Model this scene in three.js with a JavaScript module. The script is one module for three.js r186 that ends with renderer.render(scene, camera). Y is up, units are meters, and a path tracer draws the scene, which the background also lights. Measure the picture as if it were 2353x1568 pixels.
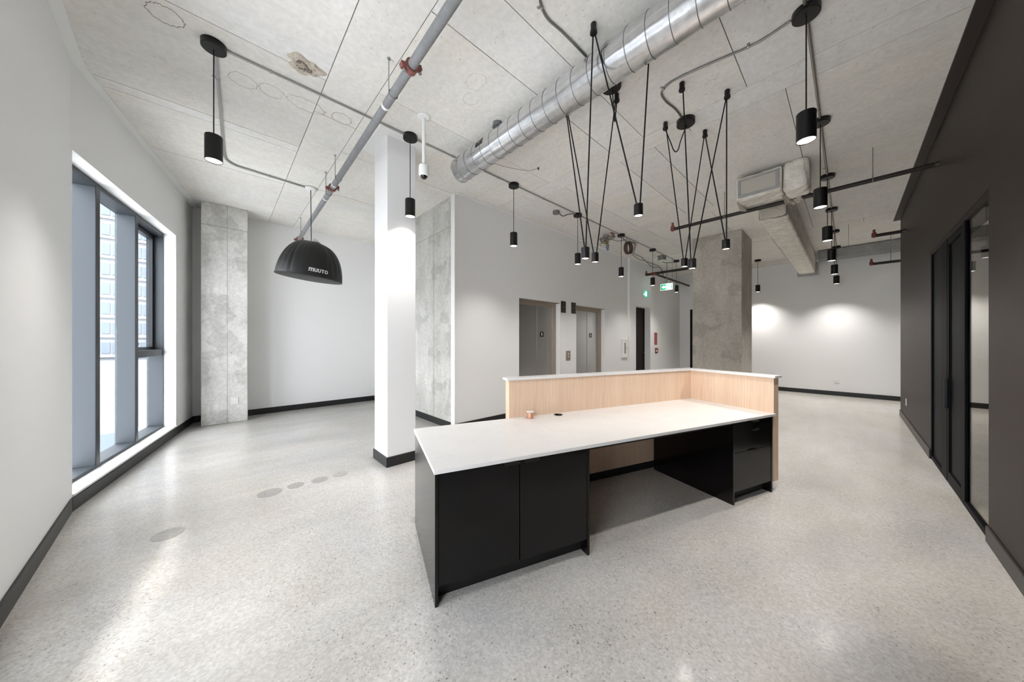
import * as THREE from 'three';
import { RoundedBoxGeometry } from 'three/addons/geometries/RoundedBoxGeometry.js';
import { TextGeometry } from 'three/addons/geometries/TextGeometry.js';
import { FontLoader } from 'three/addons/loaders/FontLoader.js';
import { mergeGeometries, mergeVertices } from 'three/addons/utils/BufferGeometryUtils.js';

// ------------------------------------------------------------------ camera, sky, sun, exposure
const scene = new THREE.Scene();
const CAM_H = 1.43, YAW = 42.95 * Math.PI / 180;
const camera = new THREE.PerspectiveCamera(2 * Math.atan(784 / 720) * 180 / Math.PI, 2353 / 1568, 0.05, 400);
camera.position.set(0, CAM_H, 0);
camera.lookAt(Math.sin(YAW), CAM_H, -Math.cos(YAW));
const renderer = new THREE.WebGLRenderer({ antialias: true });
renderer.toneMapping = THREE.LinearToneMapping;
renderer.toneMappingExposure = 1.5;
renderer.shadowMap.enabled = true;
scene.background = new THREE.Color(0.95, 0.985, 1.03);
scene.backgroundIntensity = 5.9;
const sun = new THREE.DirectionalLight(new THREE.Color(1, 0.97, 0.92), 4.2);
{
  const az = 10 * Math.PI / 180, el = 42 * Math.PI / 180;
  const d = new THREE.Vector3(Math.sin(az) * Math.cos(el), -Math.sin(el), -Math.cos(az) * Math.cos(el));
  sun.position.copy(d).multiplyScalar(-40).add(new THREE.Vector3(0, 0, -2));
  sun.target.position.set(0, 0, -2);
  sun.castShadow = true; sun.shadow.radius = 3.2; sun.shadow.mapSize.set(4096, 4096);
  Object.assign(sun.shadow.camera, { left: -12, right: 16, top: 14, bottom: -12, near: 1, far: 90 });
  sun.name = 'sun'; sun.target.name = 'sun_target';
  scene.add(sun, sun.target);
}
const PENDANT_CD = 4.9, ROW2_CD = 8.0, CLUSTER_CD = 0.45;   // the lamps by the elevators are dimmed lower than those by the dark wall
const LAMP_COLOR = new THREE.Color(1.0, 0.96, 0.915);

// ------------------------------------------------------------------ helpers
let seed = 12345;
const rnd = () => { seed = (seed * 1664525 + 1013904223) >>> 0; return seed / 4294967296; };
const R = (a, b) => a + (b - a) * rnd();
const V3 = (x, y, z) => new THREE.Vector3(x, y, z);
const used = new Map();
function numbered(name) {
  const n = used.get(name) ?? 0; used.set(name, n + 1);
  return n ? name + '_' + String(n).padStart(3, '0') : name;
}
function metricUV(g, ou = 0, ov = 0, swap = false) {
  if (g.index) g = g.toNonIndexed();
  g.computeVertexNormals();
  const p = g.attributes.position, n = g.attributes.normal, uv = new Float32Array(p.count * 2);
  for (let i = 0; i < p.count; i++) {
    const ax = Math.abs(n.getX(i)), ay = Math.abs(n.getY(i)), az = Math.abs(n.getZ(i));
    let u, v;
    if (ay >= ax && ay >= az) { u = p.getX(i); v = p.getZ(i); } else if (ax >= az) { u = p.getZ(i); v = p.getY(i); } else { u = p.getX(i); v = p.getY(i); }
    if (swap) [u, v] = [v, u];
    uv[2 * i] = u + ou; uv[2 * i + 1] = v + ov;
  }
  g.setAttribute('uv', new THREE.BufferAttribute(uv, 2));
  return g;
}
function bx(x0, x1, y0, y1, z0, z1) {
  const g = new THREE.BoxGeometry(Math.abs(x1 - x0), Math.abs(y1 - y0), Math.abs(z1 - z0));
  g.translate((x0 + x1) / 2, (y0 + y1) / 2, (z0 + z1) / 2);
  return g;
}
function rbx(x0, x1, y0, y1, z0, z1, r = 0.003, seg = 2) {
  const w = Math.abs(x1 - x0), h = Math.abs(y1 - y0), d = Math.abs(z1 - z0);
  const g = new RoundedBoxGeometry(w, h, d, seg, Math.min(r, w / 2.01, h / 2.01, d / 2.01));
  g.translate((x0 + x1) / 2, (y0 + y1) / 2, (z0 + z1) / 2);
  return g;
}
function ringFrame(x0, x1, y0, y1, z0, z1, wl, wr, wb, wt, r = 0.003) {   // four bars that meet without overlapping
  const g = [rbx(x0, x0 + wl, y0, y1, z0, z1, r), rbx(x1 - wr, x1, y0, y1, z0, z1, r)];
  if (wb) g.push(rbx(x0 + wl, x1 - wr, y0, y0 + wb, z0, z1, r));
  if (wt) g.push(rbx(x0 + wl, x1 - wr, y1 - wt, y1, z0, z1, r));
  return g;
}
function cyl(r0, r1, h, x, y, z, seg = 32) { const g = new THREE.CylinderGeometry(r0, r1, h, seg); g.translate(x, y, z); return g; }
function cylBetween(a, b, r, seg = 16) {
  const d = b.clone().sub(a), g = new THREE.CylinderGeometry(r, r, d.length(), seg);
  g.applyQuaternion(new THREE.Quaternion().setFromUnitVectors(V3(0, 1, 0), d.clone().normalize()));
  const m = a.clone().add(b).multiplyScalar(0.5); g.translate(m.x, m.y, m.z);
  return g;
}
function lathe(pts, seg = 40) { return new THREE.LatheGeometry(pts.map(([r, y]) => new THREE.Vector2(r, y)), seg); }
function tube(pts, r, n = 60, seg = 8, tension = 0.5) {
  return new THREE.TubeGeometry(new THREE.CatmullRomCurve3(pts, false, 'centripetal', tension), n, r, seg, false);
}
function merge(list) {
  list = list.map((g) => { g = g.index ? g.toNonIndexed() : g; for (const k of Object.keys(g.attributes)) if (!['position', 'normal', 'uv'].includes(k)) g.deleteAttribute(k); return g; });
  return list.length === 1 ? list[0] : mergeGeometries(list, false);
}
function part(name, g, m, parent) {
  const o = new THREE.Mesh(Array.isArray(g) ? merge(g) : g, m); o.name = name; parent.add(o); return o;
}
function tag(o, label, category, group, kind) {
  o.userData.label = label; o.userData.category = category;
  if (group) o.userData.group = group;
  if (kind) o.userData.kind = kind;
  return o;
}
function thing(name, label, category, [x, y, z] = [0, 0, 0], turn = 0, group) {
  const o = new THREE.Group(); o.name = numbered(name); o.position.set(x, y, z); o.rotation.y = turn; scene.add(o);
  return tag(o, label, category, group);
}
function struct(name, g, m, label, category, uv = true) {
  let geo = Array.isArray(g) ? merge(g) : g; if (uv) geo = metricUV(geo);
  const o = new THREE.Mesh(geo, m); o.name = name; scene.add(o);
  return tag(o, label, category, null, 'structure');
}

// ------------------------------------------------------------------ procedural textures
function noiseField(size, cells, sd) {
  let s = (sd * 2654435761) >>> 0; const rn = () => { s = (s * 1664525 + 1013904223) >>> 0; return s / 4294967296; };
  const cy = Array.isArray(cells) ? cells[1] : cells, cxn = Array.isArray(cells) ? cells[0] : cells;
  const lat = new Float32Array(cxn * cy); for (let i = 0; i < lat.length; i++) lat[i] = rn();
  const out = new Float32Array(size * size);
  for (let y = 0; y < size; y++) {
    const fy = y / size * cy, y0 = Math.floor(fy), ty = fy - y0, wy = ty * ty * (3 - 2 * ty), ya = (y0 % cy) * cxn, yb = ((y0 + 1) % cy) * cxn;
    for (let x = 0; x < size; x++) {
      const fx = x / size * cxn, x0 = Math.floor(fx), tx = fx - x0, wx = tx * tx * (3 - 2 * tx), xa = x0 % cxn, xb = (x0 + 1) % cxn;
      const a = lat[ya + xa] + (lat[ya + xb] - lat[ya + xa]) * wx, b = lat[yb + xa] + (lat[yb + xb] - lat[yb + xa]) * wx;
      out[y * size + x] = a + (b - a) * wy;
    }
  }
  return out;
}
function fbm(size, cells, oct, sd, gain = 0.55) {
  const out = new Float32Array(size * size); let amp = 1, tot = 0, c = Array.isArray(cells) ? [...cells] : [cells, cells];
  for (let o = 0; o < oct; o++) {
    const f = noiseField(size, c, sd + o * 17); for (let i = 0; i < out.length; i++) out[i] += f[i] * amp;
    tot += amp; amp *= gain; c = [Math.min(c[0] * 2, size), Math.min(c[1] * 2, size)];
  }
  for (let i = 0; i < out.length; i++) out[i] /= tot;
  return out;
}
function splat(a, size, x, y, rx, ry, ang, val, soft = 0.35) {
  const m = Math.ceil(Math.max(rx, ry)) + 1, c = Math.cos(ang), s = Math.sin(ang);
  for (let j = -m; j <= m; j++) for (let i = -m; i <= m; i++) {
    const u = (i * c + j * s) / rx, v = (-i * s + j * c) / ry, d = Math.sqrt(u * u + v * v);
    if (d > 1) continue;
    const k = d < 1 - soft ? 1 : (1 - d) / soft, xi = ((Math.floor(x) + i) % size + size) % size, yi = ((Math.floor(y) + j) % size + size) % size;
    a[yi * size + xi] += val * k;
  }
}
function colorTex(size, fn, metres, srgb = true) {
  const d = new Uint8Array(size * size * 4), c = [0, 0, 0];
  for (let i = 0; i < size * size; i++) {
    fn(i, c); d[4 * i] = Math.max(0, Math.min(255, c[0])); d[4 * i + 1] = Math.max(0, Math.min(255, c[1])); d[4 * i + 2] = Math.max(0, Math.min(255, c[2])); d[4 * i + 3] = 255;
  }
  const t = new THREE.DataTexture(d, size, size, THREE.RGBAFormat); t.wrapS = t.wrapT = THREE.RepeatWrapping;
  t.magFilter = THREE.LinearFilter; t.minFilter = THREE.LinearMipmapLinearFilter; t.generateMipmaps = true; t.anisotropy = 8;
  if (srgb) t.colorSpace = THREE.SRGBColorSpace;
  t.repeat.set(1 / metres, 1 / metres); t.needsUpdate = true;
  return t;
}
const grayTex = (size, f, metres) => colorTex(size, (i, c) => { c[0] = c[1] = c[2] = f[i] * 255; }, metres, false);

// polished concrete floor, 3.2 m tile
const FS = 2048;
const floorTex = (() => {
  const n1 = fbm(FS, 6, 5, 11), n2 = fbm(FS, 320, 2, 51), n3 = fbm(FS, [7, 22], 4, 77), mask = fbm(FS, 5, 4, 91), pit = new Float32Array(FS * FS), warm = fbm(FS, 9, 3, 133);
  for (let k = 0; k < 110000; k++) {
    const x = R(0, FS), y = R(0, FS), mk = mask[Math.floor(y) * FS + Math.floor(x)];
    if (rnd() > Math.pow(Math.max(0, mk - 0.3) * 2.4, 2)) continue;
    const r = 0.75 + Math.pow(rnd(), 5) * 2.4; splat(pit, FS, x, y, r * R(0.9, 1.5), r, R(0, 3), -R(18, 62), 0.5);
  }
  for (let k = 0; k < 40000; k++) { const r = 0.7 + Math.pow(rnd(), 5) * 2; splat(pit, FS, R(0, FS), R(0, FS), r * R(1, 1.4), r, R(0, 3), R(6, 20), 0.5); }
  for (let k = 0; k < 16; k++) splat(pit, FS, R(0, FS), R(0, FS), R(4, 9), R(3, 6), R(0, 3), -R(16, 34), 0.8);
  return colorTex(FS, (i, c) => {
    const b = (n1[i] - 0.5) * 13 + (n2[i] - 0.5) * 36 + (n3[i] - 0.5) * 14 + pit[i], w = (warm[i] - 0.5) * 8;
    c[0] = 184 + b + w * 0.5; c[1] = 181 + b; c[2] = 176 + b - w;
  }, 3.2);
})();
const floorRough = (() => { const a = fbm(512, 5, 4, 201), b = fbm(512, [4, 40], 3, 205), f = new Float32Array(512 * 512); for (let i = 0; i < f.length; i++) f[i] = Math.max(0.33, 0.4 + (a[i] - 0.5) * 0.2 + (b[i] - 0.5) * 0.12); return grayTex(512, f, 3.2); })();
const floorBump = grayTex(512, fbm(512, 4, 3, 211), 2.1);
// board-cast ceiling concrete, 2.4 m tile
const CS = 1024;
const [ceilTex, ceilBump] = (() => {
  const n1 = fbm(CS, 4, 5, 301), n2 = fbm(CS, 90, 2, 311), n3 = fbm(CS, [6, 40], 3, 321), pit = new Float32Array(CS * CS), mask = fbm(CS, 6, 3, 331), rust = fbm(CS, 5, 4, 341);
  for (let k = 0; k < 3600; k++) {
    const x = R(0, CS), y = R(0, CS); if (rnd() > Math.pow(Math.max(0, mask[Math.floor(y) * CS + Math.floor(x)] - 0.28) * 2.2, 2)) continue;
    const r = 0.8 + Math.pow(rnd(), 6) * 2.2; splat(pit, CS, x, y, r * R(1, 3.2), r, R(-0.5, 0.5), -R(14, 52), 0.6);
  }
  for (let k = 0; k < 14; k++) { const x = R(0, CS), y = R(0, CS); for (let j = 0; j < 26; j++) splat(pit, CS, x + R(-22, 22), y + R(-9, 9), R(1, 4), R(0.8, 2), R(-0.6, 0.6), -R(10, 40), 0.6); }
  for (let k = 0; k < 9; k++) { let x = R(0, CS), y = R(0, CS), a = R(0, 6.3); const L = R(40, 150); for (let j = 0; j < L; j++) { x += Math.cos(a); y += Math.sin(a); a += R(-0.18, 0.18); splat(pit, CS, x, y, 1, 1, 0, -12); } }
  const bump = new Float32Array(CS * CS);
  const t = colorTex(CS, (i, c) => {
    const b = (n1[i] - 0.5) * 13 + (n2[i] - 0.5) * 14 + (n3[i] - 0.5) * 9 + pit[i] * 0.8, w = (rust[i] - 0.5) * 12;
    bump[i] = 0.5 + (n2[i] - 0.5) * 0.3 + (n1[i] - 0.5) * 0.3 + pit[i] / 160;
    c[0] = 235 + b + w * 0.4; c[1] = 233 + b; c[2] = 229.5 + b - w * 0.5;
  }, 2.4);
  return [t, grayTex(CS, bump, 2.4)];
})();
// rough cast concrete of columns, 2 m tile
const [colTex, colBump] = (() => {
  const n1 = fbm(CS, 4, 6, 401, 0.6), n2 = fbm(CS, 70, 3, 411), n3 = fbm(CS, [16, 3], 4, 421), pit = new Float32Array(CS * CS), bl = fbm(CS, 7, 4, 431);
  for (let k = 0; k < 420; k++) { const r = 0.8 + Math.pow(rnd(), 5) * 3; splat(pit, CS, R(0, CS), R(0, CS), r * R(1, 1.5), r, R(0, 3), -R(15, 70), 0.5); }
  for (let k = 0; k < 14; k++) { let x = R(0, CS), y = R(0, CS), a = R(0, 6.3); const L = R(50, 190); for (let j = 0; j < L; j++) { x += Math.cos(a); y += Math.sin(a); a += R(-0.2, 0.2); splat(pit, CS, x, y, 1.2, 1.2, 0, -11); } }
  const bump = new Float32Array(CS * CS);
  const t = colorTex(CS, (i, c) => {
    const st = bl[i] > 0.56 ? -Math.min(26, (bl[i] - 0.56) * 330) : 0;
    const b = (n1[i] - 0.5) * 40 + (n2[i] - 0.5) * 30 + (n3[i] - 0.5) * 24 + pit[i] + st * 0.7;
    bump[i] = 0.55 + (n1[i] - 0.5) * 0.4 + (n2[i] - 0.5) * 0.35 + pit[i] / 120;
    c[0] = 216 + b; c[1] = 215 + b; c[2] = 211 + b;
  }, 2);
  return [t, grayTex(CS, bump, 2)];
})();
const woodTex = (() => {
  const S = 1024, g1 = fbm(S, [110, 2], 4, 501), g2 = fbm(S, [24, 2], 3, 511), g3 = fbm(S, [340, 5], 2, 521), l = fbm(S, 3, 3, 531);
  return colorTex(S, (i, c) => {
    const b = 1 + (g1[i] - 0.5) * 24 + (g2[i] - 0.5) * 9 + (g3[i] - 0.5) * 24 + (l[i] - 0.5) * 10;
    c[0] = 219 + b * 0.8; c[1] = 190 + b; c[2] = 164 + b * 1.1;
  }, 0.8);
})();
const quartzTex = (() => {
  const S = 1024, n = fbm(S, 8, 5, 601), v = fbm(S, 5, 5, 611), s = fbm(S, 200, 2, 621);
  return colorTex(S, (i, c) => { const vein = Math.max(0, 1 - Math.abs(v[i] - 0.5) * 60) * 5; const b = (n[i] - 0.5) * 8 + (s[i] - 0.5) * 9 - vein; c[0] = 222 + b; c[1] = 220 + b; c[2] = 218 + b; }, 1.1);
})();
const galvTex = (() => { const S = 512, a = fbm(S, 26, 2, 711), b = fbm(S, 5, 4, 715), c2 = fbm(S, [4, 90], 3, 717); return colorTex(S, (i, c) => { const k = 212 + (a[i] - 0.5) * 22 + (b[i] - 0.5) * 30 + (c2[i] - 0.5) * 6; c[0] = k; c[1] = k + 1; c[2] = k + 3; }, 0.8); })();
const wrapTex = (() => { const S = 512, a = fbm(S, 9, 5, 721), b = fbm(S, [10, 90], 3, 725); return colorTex(S, (i, c) => { const k = (a[i] - 0.5) * 40 + (b[i] - 0.5) * 24; c[0] = 230 + k; c[1] = 226 + k; c[2] = 216 + k; }, 0.9); })();
const softBump = grayTex(512, fbm(512, 7, 5, 731), 0.7);
const rollerBump = grayTex(512, fbm(512, 120, 2, 741), 0.5);

// ------------------------------------------------------------------ materials
const hex = (h) => new THREE.Color(h);
const M = (color, roughness = 0.6, metalness = 0, extra = {}) => new THREE.MeshStandardMaterial({ color: hex(color), roughness, metalness, ...extra });
const mat = {
  white: M('#eeeeee', 0.75, 0, { bumpMap: rollerBump, bumpScale: 0.0002 }),
  whiteTrim: M('#ececea', 0.6),
  brown: new THREE.MeshPhysicalMaterial({ color: hex('#302825'), roughness: 0.5, specularIntensity: 0.5, bumpMap: rollerBump, bumpScale: 0.0002 }),
  brownTrim: M('#322a27', 0.42),
  blackBase: M('#191a1c', 0.42),
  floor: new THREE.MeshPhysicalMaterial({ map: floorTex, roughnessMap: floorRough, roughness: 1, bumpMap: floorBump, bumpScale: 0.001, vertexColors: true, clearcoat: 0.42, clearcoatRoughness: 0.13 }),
  slab: M('#8d8a85', 0.9),
  col: new THREE.MeshStandardMaterial({ map: colTex, roughness: 0.85, bumpMap: colBump, bumpScale: 0.002 }),
  colSide: new THREE.MeshStandardMaterial({ map: colTex, color: hex('#e2e2e0'), roughness: 0.85, bumpMap: colBump, bumpScale: 0.002 }),
  colWarm: new THREE.MeshStandardMaterial({ map: colTex, color: hex('#d6d0c8'), roughness: 0.85, bumpMap: colBump, bumpScale: 0.003 }),
  blackMetal: M('#0d0d0e', 0.42, 0.2),
  blackCord: M('#0b0b0c', 0.8),
  laminate: new THREE.MeshPhysicalMaterial({ color: hex("#0c0b0b"), roughness: 0.16, specularIntensity: 0.7 }),
  laminateIn: M("#0a0a0a", 0.6),
  handle: M('#3a3634', 0.35, 0.7),
  wood: new THREE.MeshStandardMaterial({ map: woodTex, roughness: 0.5 }),
  quartz: new THREE.MeshPhysicalMaterial({ map: quartzTex, roughness: 0.28 }),
  steel: new THREE.MeshPhysicalMaterial({ color: hex('#c9c9c9'), metalness: 1, roughness: 0.3, anisotropy: 0.5 }),
  steelDark: M('#5c5650', 0.4, 0.9),
  steelBrown: M('#a49a8e', 0.5, 0.45),
  galv: new THREE.MeshStandardMaterial({ map: galvTex, metalness: 0.95, roughness: 0.24, bumpMap: softBump, bumpScale: 0.0015 }),
  galvDull: new THREE.MeshStandardMaterial({ map: galvTex, color: hex('#c4c4c2'), metalness: 0.35, roughness: 0.5 }),
  seam: M('#8f9090', 0.45, 0.85),
  conduit: M('#b4b4b2', 0.35, 0.85),
  conduitWarm: M('#a8a39b', 0.4, 0.8),
  flex: M('#8f8d8a', 0.4, 0.85),
  pipeGrey: new THREE.MeshStandardMaterial({ map: galvTex, color: hex('#aaabac'), metalness: 0.2, roughness: 0.55 }),
  pipeBlack: M('#2a2624', 0.45, 0.35),
  red: M('#7d3c36', 0.5),
  redPink: M('#83504b', 0.55),
  rod: M('#a5a6a6', 0.4, 0.8),
  white2: M('#efefed', 0.4),
  whitePlastic: M('#e9e9e6', 0.35),
  frame: M('#363b40', 0.45, 0.3),
  frameDark: M('#23272c', 0.4, 0.3),
  frameFin: M('#454b51', 0.5, 0.2),
  bag: M('#0d0d0e', 0.5, 0, { bumpMap: softBump, bumpScale: 0.006 }),
  wrap: new THREE.MeshStandardMaterial({ map: wrapTex, roughness: 0.9, bumpMap: softBump, bumpScale: 0.02 }),
  wrapWool: M('#b9b3a6', 1, 0, { bumpMap: softBump, bumpScale: 0.03 }),
  glass: new THREE.MeshPhysicalMaterial({ color: hex('#ffffff'), transmission: 1, thickness: 0, roughness: 0.0, ior: 1.5 }),
  glassIn: new THREE.MeshPhysicalMaterial({ color: hex('#f0efeb'), transmission: 1, thickness: 0, roughness: 0.0, ior: 1.5, specularIntensity: 0.3 }),
  glassSmoke: new THREE.MeshPhysicalMaterial({ color: hex('#090b0f'), roughness: 0.5, specularIntensity: 0.12 }),
  doorBlack: new THREE.MeshPhysicalMaterial({ color: hex('#07090c'), roughness: 0.55, specularIntensity: 0.15 }),
  lampFace: new THREE.MeshStandardMaterial({ color: hex('#ffffff'), emissive: hex('#fff4e6'), emissiveIntensity: 3.5, roughness: 0.5 }),
  reflector: M('#d8d6d2', 0.2, 0.9),
  crack: M('#a39a8e', 0.95),
  crackDark: M('#857b6f', 0.95),
  rubble: new THREE.MeshStandardMaterial({ map: colTex, color: hex('#e8dfd3'), roughness: 1 }),
  copper: M('#d8a48c', 0.35, 0.6),
  doorBrown: new THREE.MeshPhysicalMaterial({ color: hex('#211a18'), roughness: 0.5, specularIntensity: 0.3 }),
  patch: new THREE.MeshStandardMaterial({ map: floorTex, color: hex('#d9d9d8'), roughness: 0.4 }),
  cityWhite: M('#7c7f82', 0.8), cityGrey: M('#55595d', 0.8), cityGlass: M('#59646f', 0.4, 0.0), cityRoad: M('#727476', 0.9), cityRoof: M('#767879', 0.9),
};
const ceilMats = ['#ffffff', '#fbfaf8', '#fdfcf9', '#f8f7f5'].map((c) => new THREE.MeshStandardMaterial({ map: ceilTex, color: hex(c), roughness: 0.92, bumpMap: ceilBump, bumpScale: 0.0006 }));

// ------------------------------------------------------------------ the setting
const CH = 3.78, WZ = 0.68, EZ = -4.26, EZ2 = -4.19, BZ = -7.83, FX = 11.8, FX2 = 12.25, BB = 0.112;

{ // floor
  const x0 = -1.0, x1 = 12.6, z0 = -8.1, z1 = 4.5, nx = 240, nz = 220;
  const g = new THREE.PlaneGeometry(x1 - x0, z1 - z0, nx, nz); g.rotateX(-Math.PI / 2); g.translate((x0 + x1) / 2, 0, (z0 + z1) / 2);
  const p = g.attributes.position, uv = g.attributes.uv, col = new Float32Array(p.count * 3);
  const N = 256, a = fbm(N, 12, 4, 901), b = fbm(N, [10, 40], 3, 911), w = fbm(N, 4, 3, 921);
  // stained and ground areas with their own outlines: centre x, z, radii, turn, tone
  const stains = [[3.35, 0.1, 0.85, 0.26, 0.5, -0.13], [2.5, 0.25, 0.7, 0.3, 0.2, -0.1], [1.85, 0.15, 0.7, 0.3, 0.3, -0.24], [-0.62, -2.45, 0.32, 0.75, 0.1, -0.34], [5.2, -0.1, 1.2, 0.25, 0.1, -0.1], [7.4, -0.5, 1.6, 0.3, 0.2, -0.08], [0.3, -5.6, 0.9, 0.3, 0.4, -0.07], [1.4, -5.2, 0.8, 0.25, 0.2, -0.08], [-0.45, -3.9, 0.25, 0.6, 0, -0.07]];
  for (let i = 0; i < p.count; i++) {
    const x = p.getX(i), z = p.getZ(i); uv.setXY(i, x, z);
    const sx = Math.round(((x + 2) / 15) * N) % N, sz = Math.round(((z + 10) / 15) * N) % N, k = sz * N + sx;
    let t = 0.98 + (a[k] - 0.5) * 0.3 + (b[k] - 0.5) * 0.26;
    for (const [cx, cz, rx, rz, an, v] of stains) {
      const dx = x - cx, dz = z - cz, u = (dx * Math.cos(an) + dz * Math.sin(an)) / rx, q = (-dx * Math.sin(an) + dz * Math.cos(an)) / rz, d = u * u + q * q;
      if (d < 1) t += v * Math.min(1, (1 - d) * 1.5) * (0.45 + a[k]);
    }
    const wm = (w[k] - 0.5) * 0.05;
    col[3 * i] = t * (1 + wm * 0.4); col[3 * i + 1] = t; col[3 * i + 2] = t * (1 - wm);
  }
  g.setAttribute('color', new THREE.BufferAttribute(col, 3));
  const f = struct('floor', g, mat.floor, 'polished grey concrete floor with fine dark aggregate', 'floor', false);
  part('slab', bx(x0, x1, -0.25, -0.003, z0, z1), mat.slab, f);
  for (const [x, z, r] of [[0.341, -3.713, 0.095], [0.548, -3.727, 0.07], [0.751, -3.711, 0.075], [0.943, -3.719, 0.07], [-0.284, -3.432, 0.09], [1.165, -2.35, 0.06]]) {
    const g2 = new THREE.CylinderGeometry(r, r, 0.0012, 36); g2.translate(x, 0.0006, z);
    part('core_patch', metricUV(g2, R(0, 3), R(0, 3)), mat.patch, f);
  }
}
{ // ceiling: slab with cast panels
  const x0 = -0.93, x1 = 12.7, z0 = -8.15, z1 = 4.5;
  const c = struct('ceiling', bx(x0, x1, CH + 0.008, CH + 0.25, z0, z1), M('#6f6962', 0.95), 'raw board-cast concrete ceiling with panel joints', 'ceiling');
  const X = [x0, 0.70, 1.10, 3.57, 3.85, 6.28, 6.55, 8.98, 9.25, 11.6, x1];
  const Z = [
    [-6.9, -5.75, -4.67, -4.53, -3.21, -2.0, -0.8, 0.6], [-6.2, -3.72, -1.3], [-6.9, -5.6, -4.3, -3.03, -2.025, -1.615, -0.64, 0.6, 1.8, 3.1], [-6, -3.6, -1.2, 1.2, 3.2], [-5.5, -4.2, -2.95, -2.04, -1.6, -0.4, 0.8, 2.0, 3.2],
    [-5.6, -3.1, -0.7, 1.7], [-5.4, -4.2, -2.9, -1.7, -0.5, 0.7, 1.9, 3.1], [-4.6, -2.2, 0.2, 2.6], [-4.8, -3.6, -2.4, -1.2, 0, 1.2, 2.4], [-4.8, -2.4, 0, 2.4]];
  const gap = 0.0032;
  for (let i = 0; i + 1 < X.length; i++) {
    const cuts = [z0, ...Z[i], z1];
    for (let j = 0; j + 1 < cuts.length; j++) {
      const drop = R(-0.0012, 0.0012);
      const g = metricUV(bx(X[i] + gap, X[i + 1] - gap, CH + drop, CH + 0.0078, cuts[j] + gap, cuts[j + 1] - gap), R(0, 5), R(0, 5), rnd() > 0.5);
      part('cast_panel', g, ceilMats[Math.floor(rnd() * ceilMats.length)], c);
    }
  }
  const ring = (x, z, rx, rz, t, m, a0 = 0, a1 = 6.4, turn = 0) => {
    const pts = [], n = 54; for (let i = 0; i <= n; i++) { const a = a0 + (a1 - a0) * i / n, k = 1 + R(-0.09, 0.09), u = Math.cos(a) * rx * k, v = Math.sin(a) * rz * k; pts.push(V3(x + u * Math.cos(turn) - v * Math.sin(turn), CH - 0.0002, z + u * Math.sin(turn) + v * Math.cos(turn))); }
    part('core_ring', tube(pts, t, 140, 5), m, c);
  };
  ring(-0.29, -3.356, 0.095, 0.085, 0.002, mat.crackDark); ring(0.149, -3.721, 0.1, 0.09, 0.0015, mat.crack); ring(0.356, -3.696, 0.095, 0.09, 0.0015, mat.crack, 0.2, 5.8);
  ring(0.63, -3.68, 0.16, 0.09, 0.0015, mat.crack, -3.4, 2.6); ring(0.938, -3.65, 0.09, 0.085, 0.0015, mat.crack); ring(1.70, -2.30, 0.085, 0.1, 0.0015, mat.crack, 0.5, 5.5); ring(1.78, -2.50, 0.07, 0.08, 0.0015, mat.crack, 2, 6.9); ring(2.19, -2.56, 0.11, 0.11, 0.0015, mat.crack);
  // broken-out patch
  const pos = []; const rows = 10, seg = 40, idx = [];
  for (let j = 0; j <= rows; j++) for (let i = 0; i <= seg; i++) {
    const a = i / seg * Math.PI * 2, ww = 1 + 0.18 * Math.sin(3 * a + 1) + 0.1 * Math.sin(7 * a), r = j / rows * ww; const k = j / rows;
    const h = j === rows ? 0.004 : (k < 0.45 ? 0.001 : -0.016 * Math.sin((k - 0.45) / 0.55 * Math.PI)) + (i % seg ? R(-0.006, 0.004) : 0);
    pos.push(0.53 + Math.cos(a) * r * 0.13, CH - 0.003 + Math.min(h, 0.004), -3.16 + Math.sin(a) * r * 0.1);
  }
  for (let j = 0; j < rows; j++) for (let i = 0; i < seg; i++) { const a = j * (seg + 1) + i, b = a + seg + 1; idx.push(a, a + 1, b, b, a + 1, b + 1); }
  const g = new THREE.BufferGeometry(); g.setAttribute('position', new THREE.Float32BufferAttribute(pos, 3)); g.setIndex(idx);
  part('spalled_patch', metricUV(g), mat.rubble, c);
  const cg = []; for (let k = 0; k < 40; k++) { const a = R(0, 6.3), r = Math.sqrt(rnd()) * 0.075, s = R(0.005, 0.014), q = new THREE.IcosahedronGeometry(s, 0); q.scale(1, 0.7, 1); q.translate(0.53 + Math.cos(a) * r, CH - 0.008, -3.16 + Math.sin(a) * r * 0.8); cg.push(q); }
  part('exposed_aggregate', metricUV(merge(cg)), mat.crackDark, c).userData.kind = 'stuff';
}

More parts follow.
